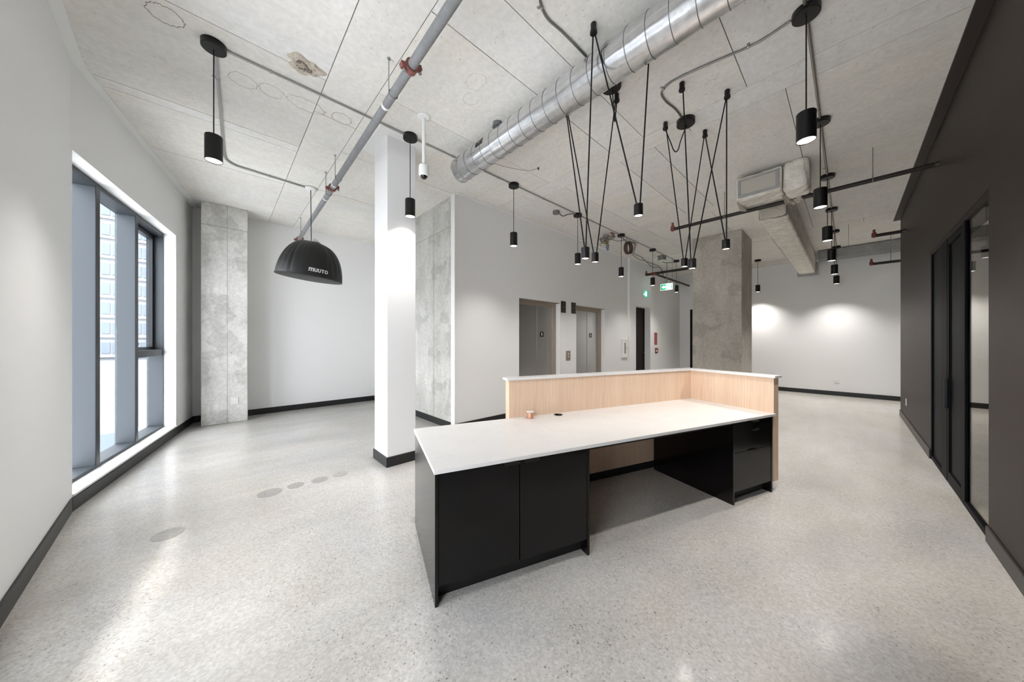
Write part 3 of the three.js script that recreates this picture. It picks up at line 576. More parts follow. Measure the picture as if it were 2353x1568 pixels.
const font = await new FontLoader().loadAsync('fonts/droid/droid_sans_bold.typeface.json');
{ // bag-covered dome pendant
  const t = thing('covered_dome_lamp', 'large dome pendant lamp tied up in a black fabric bag', 'lamp', [1.005, 2.394, -5.635]);
  const prof = (k) => { const a = k * Math.PI / 2; return [0.438 * Math.pow(Math.cos(a), 0.62), 0.535 * Math.pow(Math.sin(a), 1.2)]; };
  const creases = Array.from({ length: 22 }, (_, i) => [i / 22 * 2 * Math.PI + R(-0.1, 0.1), R(0.04, 0.11), R(0.025, 0.075), R(0.5, 1.4), R(-0.25, 0.25)]);
  const rad = (k, a) => {
    const [r, y] = prof(k), f = Math.pow(k, 1.3);
    let fold = f * (0.012 * Math.sin(9 * a + 1.2 * Math.sin(3 * a)) + 0.008 * Math.sin(31 * a)) + (1 - f) * 0.005 * Math.sin(5 * a);
    for (const [c, w, dp, e, tw] of creases) { let q = Math.abs(a - c - tw * k); q = Math.min(q, Math.abs(q - 2 * Math.PI)); fold -= dp * Math.pow(k, e) * Math.exp(-q * q / (w * w)); }
    const rr = Math.max(0.03, r * (1 + fold) + (k > 0.97 ? 0.02 : 0)); return [rr, y + f * 0.008 * Math.sin(4 * a + 2) + 0.02 * Math.pow(k, 6)];
  };
  const P = [], I = [], nk = 56, na = 300;
  for (let j = 0; j <= nk; j++) for (let i = 0; i <= na; i++) { const a = i / na * Math.PI * 2, [r, y] = rad(j / nk * 0.985, i === na ? 0 : a); P.push(Math.cos(a) * r, y, Math.sin(a) * r); }
  for (let j = 0; j < nk; j++) for (let i = 0; i < na; i++) { const a = j * (na + 1) + i, b = a + na + 1; I.push(a, b, a + 1, b, b + 1, a + 1); }
  let g = new THREE.BufferGeometry(); g.setAttribute('position', new THREE.Float32BufferAttribute(P, 3)); g.setIndex(I); g = mergeVertices(g); g.computeVertexNormals();
  { const p = g.attributes.position, uv = new Float32Array(p.count * 2); for (let i = 0; i < p.count; i++) { uv[2 * i] = Math.atan2(p.getZ(i), p.getX(i)) * 0.5; uv[2 * i + 1] = p.getY(i); } g.setAttribute('uv', new THREE.BufferAttribute(uv, 2)); }
  const slope = (o) => { const ax = V3(Math.cos(YAW), 0, Math.sin(YAW)); o.quaternion.setFromUnitVectors(V3(0, 1, 0), V3(0, 1, 0).addScaledVector(ax, 0.122).normalize()); };
  const bag = part('fabric_bag', g, mat.bag, t); slope(bag);
  const bot = lathe([[0, -0.028], [0.25, -0.022], [0.375, -0.012], [0.43, -0.002], [0.441, 0.006], [0.434, 0.014]], 80);
  const un = part('bag_bottom', bot, mat.bag, t); slope(un);
  const hem = part('hem_seam', new THREE.TorusGeometry(0.438, 0.005, 8, 90).rotateX(Math.PI / 2), mat.bag, t); slope(hem);
  const ropes = []; for (let k = 0; k < 3; k++) { const a = k * 0.5 - 0.4; ropes.push(tube([V3(0.02, 0.54, 0), V3(0.07 * Math.cos(a), 0.585 + 0.01 * k, 0.07 * Math.sin(a)), V3(0.13 * Math.cos(a), 0.56, 0.13 * Math.sin(a)), V3(0.17 * Math.cos(a + 0.1), 0.52, 0.17 * Math.sin(a + 0.1)), V3(0.2 * Math.cos(a + 0.2), 0.485, 0.2 * Math.sin(a + 0.2))], 0.003, 30, 6)); }
  part('drawstring', ropes, mat.rod, t);
  // lettering wrapped round the bag
  const toCam = Math.atan2(5.635, -1.005), gs = []; let cur = 0;
  for (const ch of ['m', 'U', 'U', 'T', 'O']) {
    const s = ch === 'm' ? 0.072 : 0.0545, lg = new TextGeometry(ch, { font, size: s, depth: 0.004, curveSegments: 5, bevelEnabled: false }); lg.computeBoundingBox();
    const bb = lg.boundingBox, sx = ch === 'm' ? 0.72 : 0.85; lg.translate(-bb.min.x, -bb.min.y, 0); lg.scale(sx, 0.052 / (bb.max.y - bb.min.y), 1); lg.translate(cur, 0, 0); cur += (bb.max.x - bb.min.x) * sx + (ch === 'm' ? 0.022 : 0.012); gs.push(lg);
  }
  const txt = merge(gs), tp = txt.attributes.position, centre = toCam - 0.24;
  const surf = (a, y) => { let lo = 0, hi = 0.9; for (let i = 0; i < 30; i++) { const m = (lo + hi) / 2; rad(m, a)[1] < y ? lo = m : hi = m; } return rad(lo, a)[0]; };
  for (let i = 0; i < tp.count; i++) { const x = tp.getX(i) - cur / 2, y = 0.06 + tp.getY(i), a = centre - x / 0.41, r = surf(a < 0 ? a + 2 * Math.PI : a, y) + 0.009 + tp.getZ(i); tp.setXYZ(i, Math.cos(a) * r, y, Math.sin(a) * r); }
  txt.computeVertexNormals();
  const letters = part('lettering', txt, mat.white2, t); slope(letters); letters.userData.label = 'white lettering';
  part('suspension_cord', cylBetween(V3(0.02, 0.53, 0), V3(0.01, CH - 2.394 - 0.03, 0.013), 0.006, 10), M('#3c3d3e', 0.5), t);
  part('canopy', lathe([[0, 0], [0.05, 0.0], [0.075, 0.012], [0.08, 0.035], [0, 0.036]], 36).translate(0.01, CH - 2.394 - 0.036, 0.013), mat.white2, t);
}

// ------------------------------------------------------------------ ducts, pipes, conduits on the ceiling
{ // spiral duct
  const t = thing('spiral_duct', 'shiny round galvanised spiral duct running across the ceiling', 'duct', [2.212, 3.573, 0]);
  const r = 0.138, zE = -3.33, zS = 0.62, L = zS - zE;
  const g = new THREE.CylinderGeometry(r, r, L, 72, 60, true); g.rotateX(Math.PI / 2); g.translate(0, 0, (zS + zE) / 2);
  { const p = g.attributes.position, uv = g.attributes.uv; for (let i = 0; i < p.count; i++) { const a = Math.atan2(p.getY(i), p.getX(i)); uv.setXY(i, a * r, p.getZ(i)); const k = 1 + 0.008 * Math.sin(p.getZ(i) * 23 + 2 * a) * Math.sin(3 * a + p.getZ(i) * 5); p.setX(i, p.getX(i) * k); p.setY(i, p.getY(i) * k); } g.computeVertexNormals(); }
  part('tube_wall', g, mat.galv, t);
  part('inner_wall', new THREE.CylinderGeometry(r - 0.003, r - 0.003, L, 48, 1, true).rotateX(Math.PI / 2).translate(0, 0, (zS + zE) / 2), mat.galvDull, t);
  const pitch = 0.152;
  const n = Math.floor(L / pitch);
  for (let k = 1; k <= n; k++) {
    const z0 = zE + k * pitch, pts = []; for (let i = 0; i <= 48; i++) { const a = i / 48 * Math.PI * 2; pts.push(V3(Math.cos(a) * (r + 0.0008), Math.sin(a) * (r + 0.0008), z0 - 0.06 * i / 48)); }
    part('spiral_seam', new THREE.TubeGeometry(new THREE.CatmullRomCurve3(pts), 96, 0.0026, 6, false), mat.seam, t);
  }
  part('end_lip', new THREE.TorusGeometry(r, 0.004, 8, 72).translate(0, 0, zE), mat.galv, t);
  part('end_cap', new THREE.CircleGeometry(r - 0.002, 48).translate(0, 0, zE + 0.02), mat.galvDull, t);
  const lab = new THREE.CylinderGeometry(r + 0.003, r + 0.003, 0.125, 12, 1, true, 4.15, 0.52); lab.rotateX(Math.PI / 2); lab.translate(0, 0, -2.77);
  const labMat = M('#101010', 0.4); labMat.side = THREE.DoubleSide; part('black_label', lab, labMat, t);
  const d1 = new THREE.CylinderGeometry(r + 0.004, r + 0.004, 0.014, 12, 1, true, 4.36, 0.09); d1.rotateX(Math.PI / 2); d1.translate(0, 0, -2.77);
  part('label_mark', d1, mat.white2, t);
}
{ // grey sprinkler main
  const t = thing('sprinkler_pipe', 'thick grey sprinkler pipe with red couplings left of the white column', 'pipe', [0, 3.5, 0]);
  const X = (z) => 1.005 - 0.0216 * z - 0.0 , a = V3(X(0.6), 0, 0.6), b = V3(X(-7.83), 0, -7.83);
  const pg = cylBetween(a, b, 0.034, 28); { const p = pg.attributes.position, uv = pg.attributes.uv; for (let i = 0; i < p.count; i++) uv.setXY(i, uv.getX(i) * 0.3, p.getZ(i)); }
  part('pipe_run', pg, mat.pipeGrey, t);
  for (const z of [-2.25, -4.75, -7.6]) {
    const c = part('coupling', [cyl(0.05, 0.05, 0.05, 0, 0, 0, 28).rotateX(Math.PI / 2), rbx(-0.085, -0.04, -0.018, 0.018, -0.022, 0.022, 0.005), rbx(0.04, 0.085, -0.018, 0.018, -0.022, 0.022, 0.005)], mat.redPink, t);
    c.position.set(X(z), 0, z); c.rotation.z = 0.35;
    for (const q of [-0.066, 0.066]) part('bolt', [cyl(0.007, 0.007, 0.075, q, -0.005, 0, 10), cyl(0.012, 0.012, 0.014, q, -0.034, 0, 6)], mat.rod, c);
  }
  for (const z of [-2.76, -4.62, -5.15]) part('white_band', cylBetween(V3(X(z), 0, z), V3(X(z - 0.03), 0, z - 0.03), 0.0352, 28), mat.white2, t);
  for (const z of [-2.6, -4.42, -4.95, -7.1]) { const x = X(z); part('hanger_rod', [cylBetween(V3(x - 0.038, -0.02, z), V3(x - 0.038, CH - 3.5, z), 0.0045, 8), cyl(0.013, 0.013, 0.012, x - 0.038, CH - 3.5 - 0.006, z, 8), new THREE.TorusGeometry(0.037, 0.0035, 6, 30).translate(x, 0, z)], mat.rod, t); }
}
function elbowHead(parent, x, y, z, s = 1) {   // small red sprinkler fitting at a pipe end
  part('sprinkler_fitting', [new THREE.SphereGeometry(0.036 * s, 14, 10).translate(x, y, z), cyl(0.032 * s, 0.032 * s, 0.05, x, y + 0.03, z, 14), cyl(0.018 * s, 0.018 * s, 0.09, x, y + 0.07, z, 12)], mat.red, parent);
}
{
  const t = thing('black_sprinkler_pipe', 'long black sprinkler pipe running into the dark wall', 'pipe', [5.8, 3.385, 0]);
  part('pipe_run', cylBetween(V3(0, 0, -2.07), V3(0, 0, WZ), 0.027, 20), mat.pipeBlack, t);
  elbowHead(t, 0, 0, -2.1);
  for (const z of [-1.33, 0.2]) part('hanger_rod', [cylBetween(V3(0, 0.02, z), V3(0, CH - 3.385, z), 0.005, 8), new THREE.TorusGeometry(0.03, 0.004, 6, 24).translate(0, 0, z)], mat.rod, t);
  part('wall_sleeve', cylBetween(V3(0, 0, WZ - 0.03), V3(0, 0, WZ + 0.001), 0.03, 20), mat.steelDark, t);
}
{
  const t = thing('short_sprinkler_pipe', 'short black sprinkler pipe stub near the end of the dark wall', 'pipe', [8.83, 3.37, 0]);
  part('pipe_run', cylBetween(V3(0, 0, 0.33), V3(0, 0, WZ), 0.03, 20), mat.pipeBlack, t); elbowHead(t, 0, 0, 0.32);
  part('wall_sleeve', cylBetween(V3(0, 0, WZ - 0.03), V3(0, 0, WZ + 0.001), 0.033, 20), mat.steelDark, t);
  const u = thing('short_sprinkler_pipe', 'short black sprinkler pipe before the white far wall', 'pipe', [10.75, 3.165, 0]);
  part('pipe_run', cylBetween(V3(0, 0, 0.36), V3(0, 0, 2.6), 0.03, 20), mat.pipeBlack, u); elbowHead(u, 0, 0, 0.35);
  part('hanger_rod', cylBetween(V3(0, 0.02, 0.63), V3(0, CH - 3.165, 0.63), 0.006, 8), mat.rod, u);
}
{
  const t = thing('branch_sprinkler_pipe', 'black sprinkler pipe tee above the hanging exit sign', 'pipe', [9.28, 3.4, -3.88]);
  part('pipe_run', cylBetween(V3(0, 0, -0.2), V3(0, 0, 1.4), 0.035, 18), mat.pipeBlack, t);
  part('branch_run', cylBetween(V3(0, 0, 0), V3(2.95, 0, 0), 0.03, 18), mat.pipeBlack, t);
  part('tee', [cylBetween(V3(0, 0, -0.07), V3(0, 0, 0.07), 0.045, 18), cylBetween(V3(0, 0, 0), V3(0.09, 0, 0), 0.042, 18)], mat.red, t);
  elbowHead(t, 0, 0, -0.22, 1.1);
  for (const [hx, hz] of [[0.02, 0.5], [1.4, 0]]) part('hanger_rod', cylBetween(V3(hx, 0, hz), V3(hx, CH - 3.4, hz), 0.006, 8), mat.rod, t);
}
{ // insulated rectangular duct
  const t = thing('insulated_duct', 'rectangular duct wrapped in wrinkled white insulation at the upper right', 'duct', [5.9, 3.2, -0.75]);
  const x0 = 0.0, x1 = 5.56, y0 = 0.02, y1 = 0.46, z0 = -0.165, z1 = 0.16;
  const lump = (g, amp, f) => { g = g.index ? g : mergeVertices(g); const p = g.attributes.position, n = (g.computeVertexNormals(), g.attributes.normal); for (let i = 0; i < p.count; i++) { const x = p.getX(i), y = p.getY(i), z = p.getZ(i); const k = amp * (Math.sin(x * f + 3 * y) * 0.5 + Math.sin(x * f * 2.3 + y * 17 + z * 13) * 0.3 + Math.sin(z * f * 1.7 + x * 31) * 0.2); p.setXYZ(i, x + n.getX(i) * k, y + n.getY(i) * k, z + n.getZ(i) * k); } g.computeVertexNormals(); return g; };
  const sect = []; { const rr = 0.035; for (const [cx, cy, a0] of [[z1 - rr, y1 - rr, 0], [z0 + rr, y1 - rr, 1], [z0 + rr, y0 + rr, 2], [z1 - rr, y0 + rr, 3]]) for (let i = 0; i <= 5; i++) { const a = (a0 + i / 5) * Math.PI / 2; sect.push([cx + Math.cos(a) * rr, cy + Math.sin(a) * rr]); } for (let k = sect.length - 1; k >= 0; k--) { const a = sect[k], b = sect[(k + 1) % sect.length], d = Math.hypot(b[0] - a[0], b[1] - a[1]); const n = Math.floor(d / 0.03); for (let j = n; j > 0; j--) sect.splice(k + 1, 0, [a[0] + (b[0] - a[0]) * j / (n + 1), a[1] + (b[1] - a[1]) * j / (n + 1)]); } }
  const P = [], I = [], nx = 190, ns = sect.length, cz = (z0 + z1) / 2, cyy = (y0 + y1) / 2;
  for (let j = 0; j <= nx; j++) {
    const x = x0 + (x1 - x0) * j / nx, ph = (x % 0.42) / 0.42, bulge = 1 + 0.028 * Math.sin(ph * Math.PI) - 0.012;
    for (let i = 0; i < ns; i++) { const [z, y] = sect[i], q = 1 + 0.012 * Math.sin(x * 37 + z * 21) + 0.012 * Math.sin(x * 90 + y * 40 + z * 15) + 0.01 * Math.sin(y * 33 + x * 11); P.push(x, cyy + (y - cyy) * bulge * q, cz + (z - cz) * bulge * q); }
  }
  for (let j = 0; j < nx; j++) for (let i = 0; i < ns; i++) { const a = j * ns + i, b = j * ns + (i + 1) % ns, c = a + ns, d = b + ns; I.push(a, b, c, c, b, d); }
  const g = new THREE.BufferGeometry(); g.setAttribute('position', new THREE.Float32BufferAttribute(P, 3)); g.setIndex(I); g.computeVertexNormals();
  { const p = g.attributes.position, uv = new Float32Array(p.count * 2); for (let i = 0; i < p.count; i++) { uv[2 * i] = p.getX(i); uv[2 * i + 1] = Math.atan2(p.getY(i) - cyy, p.getZ(i) - cz) * 0.25; } g.setAttribute('uv', new THREE.BufferAttribute(uv, 2)); }
  part('insulation_wrap', g, mat.wrap, t);
  part('end_flange', rbx(x1 - 0.05, x1 + 0.04, -0.03, 0.3, z0 - 0.03, z1 + 0.05, 0.004), mat.galvDull, t);
  const bz0 = -0.34, bz1 = 0.15, by0 = 0.22, by1 = 0.53, bxx = -0.52;
  const soft = (x0, x1, y0, y1, z0, z1, rr, amp, f, n) => { const w = x1 - x0, h = y1 - y0, d = z1 - z0, g = mergeVertices(new THREE.BoxGeometry(w, h, d, n, n, n).deleteAttribute('normal').deleteAttribute('uv')), p = g.attributes.position; for (let i = 0; i < p.count; i++) { const v = V3(p.getX(i), p.getY(i), p.getZ(i)), c = V3(Math.max(-w / 2 + rr, Math.min(w / 2 - rr, v.x)), Math.max(-h / 2 + rr, Math.min(h / 2 - rr, v.y)), Math.max(-d / 2 + rr, Math.min(d / 2 - rr, v.z))), e = v.clone().sub(c); if (e.length() > rr) e.setLength(rr); v.copy(c).add(e); p.setXYZ(i, v.x, v.y, v.z); } g.translate((x0 + x1) / 2, (y0 + y1) / 2, (z0 + z1) / 2); const q = lump(g, amp, f), pp = q.attributes.position, uv = new Float32Array(pp.count * 2); for (let i = 0; i < pp.count; i++) { uv[2 * i] = pp.getX(i) + pp.getZ(i); uv[2 * i + 1] = pp.getY(i) + pp.getZ(i) * 0.5; } q.setAttribute('uv', new THREE.BufferAttribute(uv, 2)); return q; };
  part('inlet_box', soft(bxx, bxx + 0.55, by0, by1, bz0, bz1, 0.02, 0.008, 24, 22), mat.wrap, t);
  part('grille_panel', rbx(bxx - 0.014, bxx + 0.012, by0 + 0.055, by1 - 0.05, bz0 + 0.045, bz1 - 0.045, 0.004), M('#bdb8ae', 0.7), t);
  part('panel_frame', [rbx(bxx - 0.024, bxx + 0.01, by0 + 0.03, by0 + 0.06, bz0 + 0.02, bz1 - 0.02, 0.004), rbx(bxx - 0.024, bxx + 0.01, by1 - 0.055, by1 - 0.03, bz0 + 0.02, bz1 - 0.02, 0.004), rbx(bxx - 0.024, bxx + 0.01, by0 + 0.0605, by1 - 0.0555, bz0 + 0.02, bz0 + 0.05, 0.004), rbx(bxx - 0.024, bxx + 0.01, by0 + 0.0605, by1 - 0.0555, bz1 - 0.055, bz1 - 0.02, 0.004)], mat.galvDull, t);
  part('elbow_wrap', soft(-0.5, -0.06, 0.2, 0.57, 0.165, 0.40, 0.05, 0.017, 30, 24), mat.wrap, t);
  part('wrap_end', soft(-0.03, 0.05, 0.03, 0.45, -0.158, 0.153, 0.03, 0.006, 40, 14), mat.wrapWool, t);
  const flap = (pts) => { const s = []; for (let i = 0; i + 2 < pts.length + 0; i++) s.push(...pts[0], ...pts[i + 1], ...pts[i + 2]); const f = new THREE.BufferGeometry(); f.setAttribute('position', new THREE.Float32BufferAttribute(s, 3)); return metricUV(f); };
  const tuft = []; for (let k = 0; k < 26; k++) { const q = new THREE.IcosahedronGeometry(R(0.018, 0.045), 1); q.scale(R(0.6, 1.6), R(0.2, 0.6), R(0.6, 1.8)); q.rotateX(R(-0.9, 0.9)); q.rotateZ(R(-0.9, 0.9)); q.translate(R(-0.2, 0.0), R(0.13, 0.24), 0.16 + R(0, 0.26)); tuft.push(q); }
  part('torn_wool', metricUV(lump(mergeVertices(merge(tuft)), 0.018, 75)), mat.wrapWool, t).userData.kind = 'stuff';
  const flapMat = mat.wrap.clone(); flapMat.side = THREE.DoubleSide;
  part('torn_flap', flap([[-0.5, 0.22, -0.34], [-0.36, 0.12, -0.33], [-0.2, 0.15, -0.28], [-0.1, 0.22, -0.3]]), flapMat, t); part('torn_flap', flap([[-0.3, 0.24, 0.12], [-0.24, 0.1, 0.16], [-0.1, 0.12, 0.2], [-0.05, 0.24, 0.2]]), flapMat, t);
}
{
  const t = thing('rectangular_duct', 'flat galvanised sheet metal duct below the ceiling at the far wall', 'duct', [11.56, 3.55, 0]);
  const zs = [-0.53, 0.62, 1.86, 3.1, 4.28];
  for (let i = 0; i + 1 < zs.length; i++) { part('duct_section', metricUV(rbx(-0.2, 0.2, 0, 0.215, zs[i] + 0.003, zs[i + 1] - 0.003, 0.003)), mat.galvDull, t); part('joint_flange', rbx(-0.215, 0.215, -0.012, 0.224, zs[i] - 0.012, zs[i] + 0.012, 0.002), mat.galvDull, t); }
}
const conduitThing = (label, pts, r, m, clips, flex) => {
  const t = thing(flex ? 'flexible_conduit' : 'conduit', label, 'conduit', [0, CH - r - 0.002, 0]);
  const curve = new THREE.CatmullRomCurve3(pts.map(([x, z]) => V3(x, 0, z)), false, 'centripetal');
  const L = curve.getLength();
  if (flex) {
    const n = Math.floor(L / 0.006), g = new THREE.TubeGeometry(curve, n, r, 8, false), p = g.attributes.position, fr = curve.getSpacedPoints(n);
    for (let i = 0; i < p.count; i++) { const j = Math.floor(i / 9), c = curve.getPointAt(j / n), k = j % 2 ? 1.14 : 0.86; p.setXYZ(i, c.x + (p.getX(i) - c.x) * k, c.y + (p.getY(i) - c.y) * k, c.z + (p.getZ(i) - c.z) * k); } void fr;
    g.computeVertexNormals(); part('armoured_tube', g, m, t);
  } else part('tube', new THREE.TubeGeometry(curve, Math.max(24, Math.floor(L * 14)), r, 12, false), m, t);
  for (const u of clips) { const c = curve.getPointAt(u), d = curve.getTangentAt(u); const k = part('clip', [new THREE.TorusGeometry(r * 1.12, 0.003, 6, 20).scale(1, 1, 3), rbx(r, r + 0.026, r - 0.002, r + 0.002, -0.009, 0.009, 0.001), cyl(0.006, 0.006, 0.008, r + 0.014, r - 0.004, 0, 8)], mat.conduit, t); k.position.copy(c); k.lookAt(c.clone().add(V3(d.x, 0, d.z)).add(V3(0, CH - r - 0.002, 0))); k.rotation.set(0, Math.atan2(d.x, d.z), 0); }
  return t;
};
conduitThing('thin straight conduit linking the pendants along the elevator wall', [[0.03, -3.415], [3, -3.415], [6, -3.415], [9.7, -3.415]], 0.010, mat.conduit, [0.03, 0.12, 0.22, 0.3, 0.4, 0.55, 0.75], false);
conduitThing('bent conduit running from the left pendant to the bag-covered lamp', [[-0.03, -3.48], [0.0, -4.3], [0.035, -5.3], [0.06, -5.47], [0.14, -5.55], [0.3, -5.57], [0.95, -5.62]], 0.012, mat.conduit, [0.12, 0.5, 0.85], false);
conduitThing('thin straight conduit linking the pendants beside the dark wall', [[0.8, -0.205], [4, -0.205], [8, -0.205], [11.2, -0.205]], 0.011, mat.conduitWarm, [0.05, 0.2, 0.35, 0.5, 0.7], false);
conduitThing('armoured flexible conduit left of the spiral duct', [[1.42, -1.18], [1.5, -1.34], [1.6, -1.44], [1.72, -1.485], [1.9, -1.475], [2.219, -1.469], [2.52, -1.47]], 0.0085, mat.flex, [0.3], true);
conduitThing('armoured flexible conduit curving to the canopy of the right cord cluster', [[3.05, -0.285], [3.08, -0.488], [3.03, -0.75], [2.985, -1.0], [2.985, -1.12], [3.04, -1.2], [3.18, -1.215], [3.36, -1.19], [3.54, -1.19]], 0.0085, mat.flex, [0.18, 0.62], true);
{ // security camera on a drop pole
  const t = thing('security_camera', 'white dome security camera on a drop pole beside the white column', 'camera', [1.56, 3.125, -3.03]);
  part('ceiling_plate', lathe([[0, CH - 3.125 - 0.02], [0.05, CH - 3.125 - 0.02], [0.068, CH - 3.125 - 0.008], [0.07, CH - 3.125], [0, CH - 3.125]], 36), mat.white2, t);
  part('drop_pole', cyl(0.019, 0.019, 0.5, 0, 0.4, 0, 24), mat.white2, t);
  part('housing', lathe([[0.034, 0.03], [0.049, 0.036], [0.052, 0.05], [0.052, 0.13], [0.046, 0.145], [0.02, 0.15], [0, 0.15]], 36), mat.white2, t);
  part('dome', new THREE.SphereGeometry(0.036, 28, 14, 0, Math.PI * 2, Math.PI / 2, Math.PI / 2).translate(0, 0.036, 0), M('#15171a', 0.08), t);
}
{
  const t = thing('ceiling_sensor', 'small grey octagonal sensor beside the spiral duct', 'sensor', [2.185, CH - 0.052, -2.575]);
  part('box', cyl(0.052, 0.058, 0.052, 0, 0.026, 0, 8), M('#75787b', 0.5, 0.3), t);
  part('lens', rbx(-0.018, 0.018, -0.006, 0.001, -0.014, 0.014, 0.003), mat.white2, t);
  const b = thing('junction_box', 'small round grey junction box left of the tangled cables', 'junction box', [4.44, CH - 0.05, -3.6]);
  part('box', cyl(0.062, 0.062, 0.05, 0, 0.025, 0, 12), mat.flex, b);
  part('whip', tube([V3(0.05, 0.02, 0.02), V3(0.13, -0.02, 0.05), V3(0.22, 0.02, 0.1), V3(0.3, 0.03, 0.17), V3(0.37, 0.03, 0.2)], 0.01, 50, 8), mat.flex, b);
  const w = thing('loose_wire', 'thin loose wire hanging by the end of the spiral duct', 'wire', [2.6, CH - 0.012, -3.2]);
  part('strand', tube([V3(-0.2, 0.0, 0.0), V3(0, -0.02, 0.05), V3(0.25, -0.015, 0.11), V3(0.48, -0.02, 0.25), V3(0.55, 0.0, 0.33)], 0.0025, 40, 6), M('#6b655e', 0.7), w);
  part('wire_nut', cyl(0.012, 0.009, 0.03, 0.55, -0.006, 0.34, 8), M('#55504a', 0.7), w);
}
{ // tangled cables near the fifth pendant
  const t = thing('cable_tangle', 'tangle of grey cables with red, yellow and blue pieces on the ceiling', 'cables', [6.25, CH, -3.62]);
  for (let k = 0; k < 9; k++) { const pts = [], cx = R(-0.12, 0.06), cz = R(-0.12, 0.1), r = R(0.07, 0.14); for (let i = 0; i <= 12; i++) { const a = i / 12 * 6.28 * R(0.98, 1.02); pts.push(V3(cx + Math.cos(a) * r, -0.04 - 0.012 * k - R(0, 0.03), cz + Math.sin(a) * r * 0.7)); } part('cable_loop', tube(pts, 0.006, 60, 6), k % 2 ? mat.flex : M('#5d574f', 0.6), t); }
  part('red_tape', [rbx(-0.1, 0.04, -0.03, -0.01, 0.12, 0.15, 0.004), rbx(0.08, 0.2, -0.03, -0.012, 0.05, 0.075, 0.004)], mat.red, t);
  part('yellow_sleeve', new THREE.SphereGeometry(0.055, 12, 10).scale(1, 0.8, 0.8).translate(0.2, -0.11, -0.14), M('#a59a3e', 0.6), t);
  part('blue_sleeve', cyl(0.04, 0.022, 0.13, 0.27, -0.2, -0.16, 12), M('#7388a8', 0.6), t);
  part('cable_tail', [tube([V3(0.1, -0.05, -0.1), V3(0.2, -0.09, -0.2), V3(0.12, -0.13, -0.26), V3(0.22, -0.15, -0.3)], 0.006, 40, 6), tube([V3(0.15, -0.05, -0.05), V3(0.4, -0.07, 0.05), V3(0.5, -0.05, 0.2)], 0.007, 40, 6)], mat.flex, t);
  const c = thing('cable_coil', 'brown coil of cable hanging from the ceiling beside the cable tangle', 'cables', [6.95, CH, -3.52]);
  const pts = []; for (let i = 0; i <= 80; i++) { const a = i / 80 * 6.28 * 5; pts.push(V3(Math.sin(a) * 0.085 + i * 0.0002, -0.18 + Math.cos(a) * 0.14, -0.02 + 0.0011 * i + Math.sin(a) * 0.03)); }
  part('coil', tube(pts, 0.009, 400, 6), M('#5a4740', 0.6), c);
  part('tail', tube([V3(-0.3, -0.03, 0.05), V3(-0.12, -0.05, 0.02), V3(0, -0.05, 0)], 0.008, 30, 6), M('#5a4740', 0.6), c);
  const w = thing('cable_run', 'thin cables drooping along the ceiling above the exit door', 'cables', [0, CH, 0]);
  const run = (o, l) => tube([V3(6.98, -0.04, -3.5), V3(7.2, -0.03, -3.47 + o * 0.5), V3(7.5, -0.06 - o, -3.62), V3(8.0, -0.05, -3.85 - o), V3(8.5, -0.03 - o, -3.9 - o), V3(9.0, -0.04, -4.0), V3(9.6, -0.03 - o, -4.02 - o), V3(10.2, -0.05, -4.05), V3(10.5, -l, -4.08)], 0.008, 120, 6);
  part('cable', run(0, 0.3), M('#6d645b', 0.6), w); part('cable', run(0.06, 0.2), M('#6d645b', 0.6), w);
  part('cable', tube([V3(8.9, -0.08, -3.55), V3(9.3, -0.1, -3.6), V3(9.7, -0.05, -3.5)], 0.01, 40, 6), M('#6d645b', 0.6), w);
}
{
  const t = thing('surface_downlight', 'round grey ceiling fixture with a white lens left of the exit sign', 'lamp', [8.95, CH - 0.12, -3.52]);
  part('can', lathe([[0.1, 0.0], [0.105, 0.004], [0.105, 0.1], [0.12, 0.12], [0, 0.12]], 32), mat.flex, t);
  part('lens', lathe([[0, -0.006], [0.085, -0.004], [0.1, 0.004], [0.1, 0.01], [0, 0.01]], 32), mat.white2, t);
}

// ------------------------------------------------------------------ signs and fittings on the walls
function signTex(w, h, draw) {
  const c = document.createElement('canvas'); c.width = w; c.height = h; draw(c.getContext('2d'), w, h);
  const t = new THREE.CanvasTexture(c); t.colorSpace = THREE.SRGBColorSpace; t.magFilter = THREE.LinearFilter; return t;
}
const poly = (x, p) => { x.beginPath(); p.forEach(([a, b], i) => i ? x.lineTo(a, b) : x.moveTo(a, b)); x.closePath(); x.fill(); };
function runner(x, ox, oy, s, color, flip) {
  x.save(); x.translate(ox, oy); x.scale(flip ? -s : s, s); x.fillStyle = color; x.strokeStyle = color; x.lineCap = 'round'; x.lineJoin = 'round';
  x.beginPath(); x.arc(12, -40, 8, 0, 7); x.fill(); x.lineWidth = 12; x.beginPath(); x.moveTo(6, -26); x.lineTo(-4, -2); x.stroke();
  x.lineWidth = 7; x.beginPath(); x.moveTo(6, -26); x.lineTo(22, -14); x.lineTo(32, -20); x.stroke(); x.beginPath(); x.moveTo(4, -26); x.lineTo(-14, -24); x.lineTo(-22, -10); x.stroke();
  x.lineWidth = 8; x.beginPath(); x.moveTo(-4, -2); x.lineTo(12, 10); x.lineTo(8, 32); x.stroke(); x.beginPath(); x.moveTo(-4, -2); x.lineTo(-12, 18); x.lineTo(-32, 22); x.stroke(); x.restore();
}
const glowSign = (tex) => new THREE.MeshStandardMaterial({ map: tex, emissiveMap: tex, emissive: hex('#ffffff'), emissiveIntensity: 0.42, roughness: 0.4 });
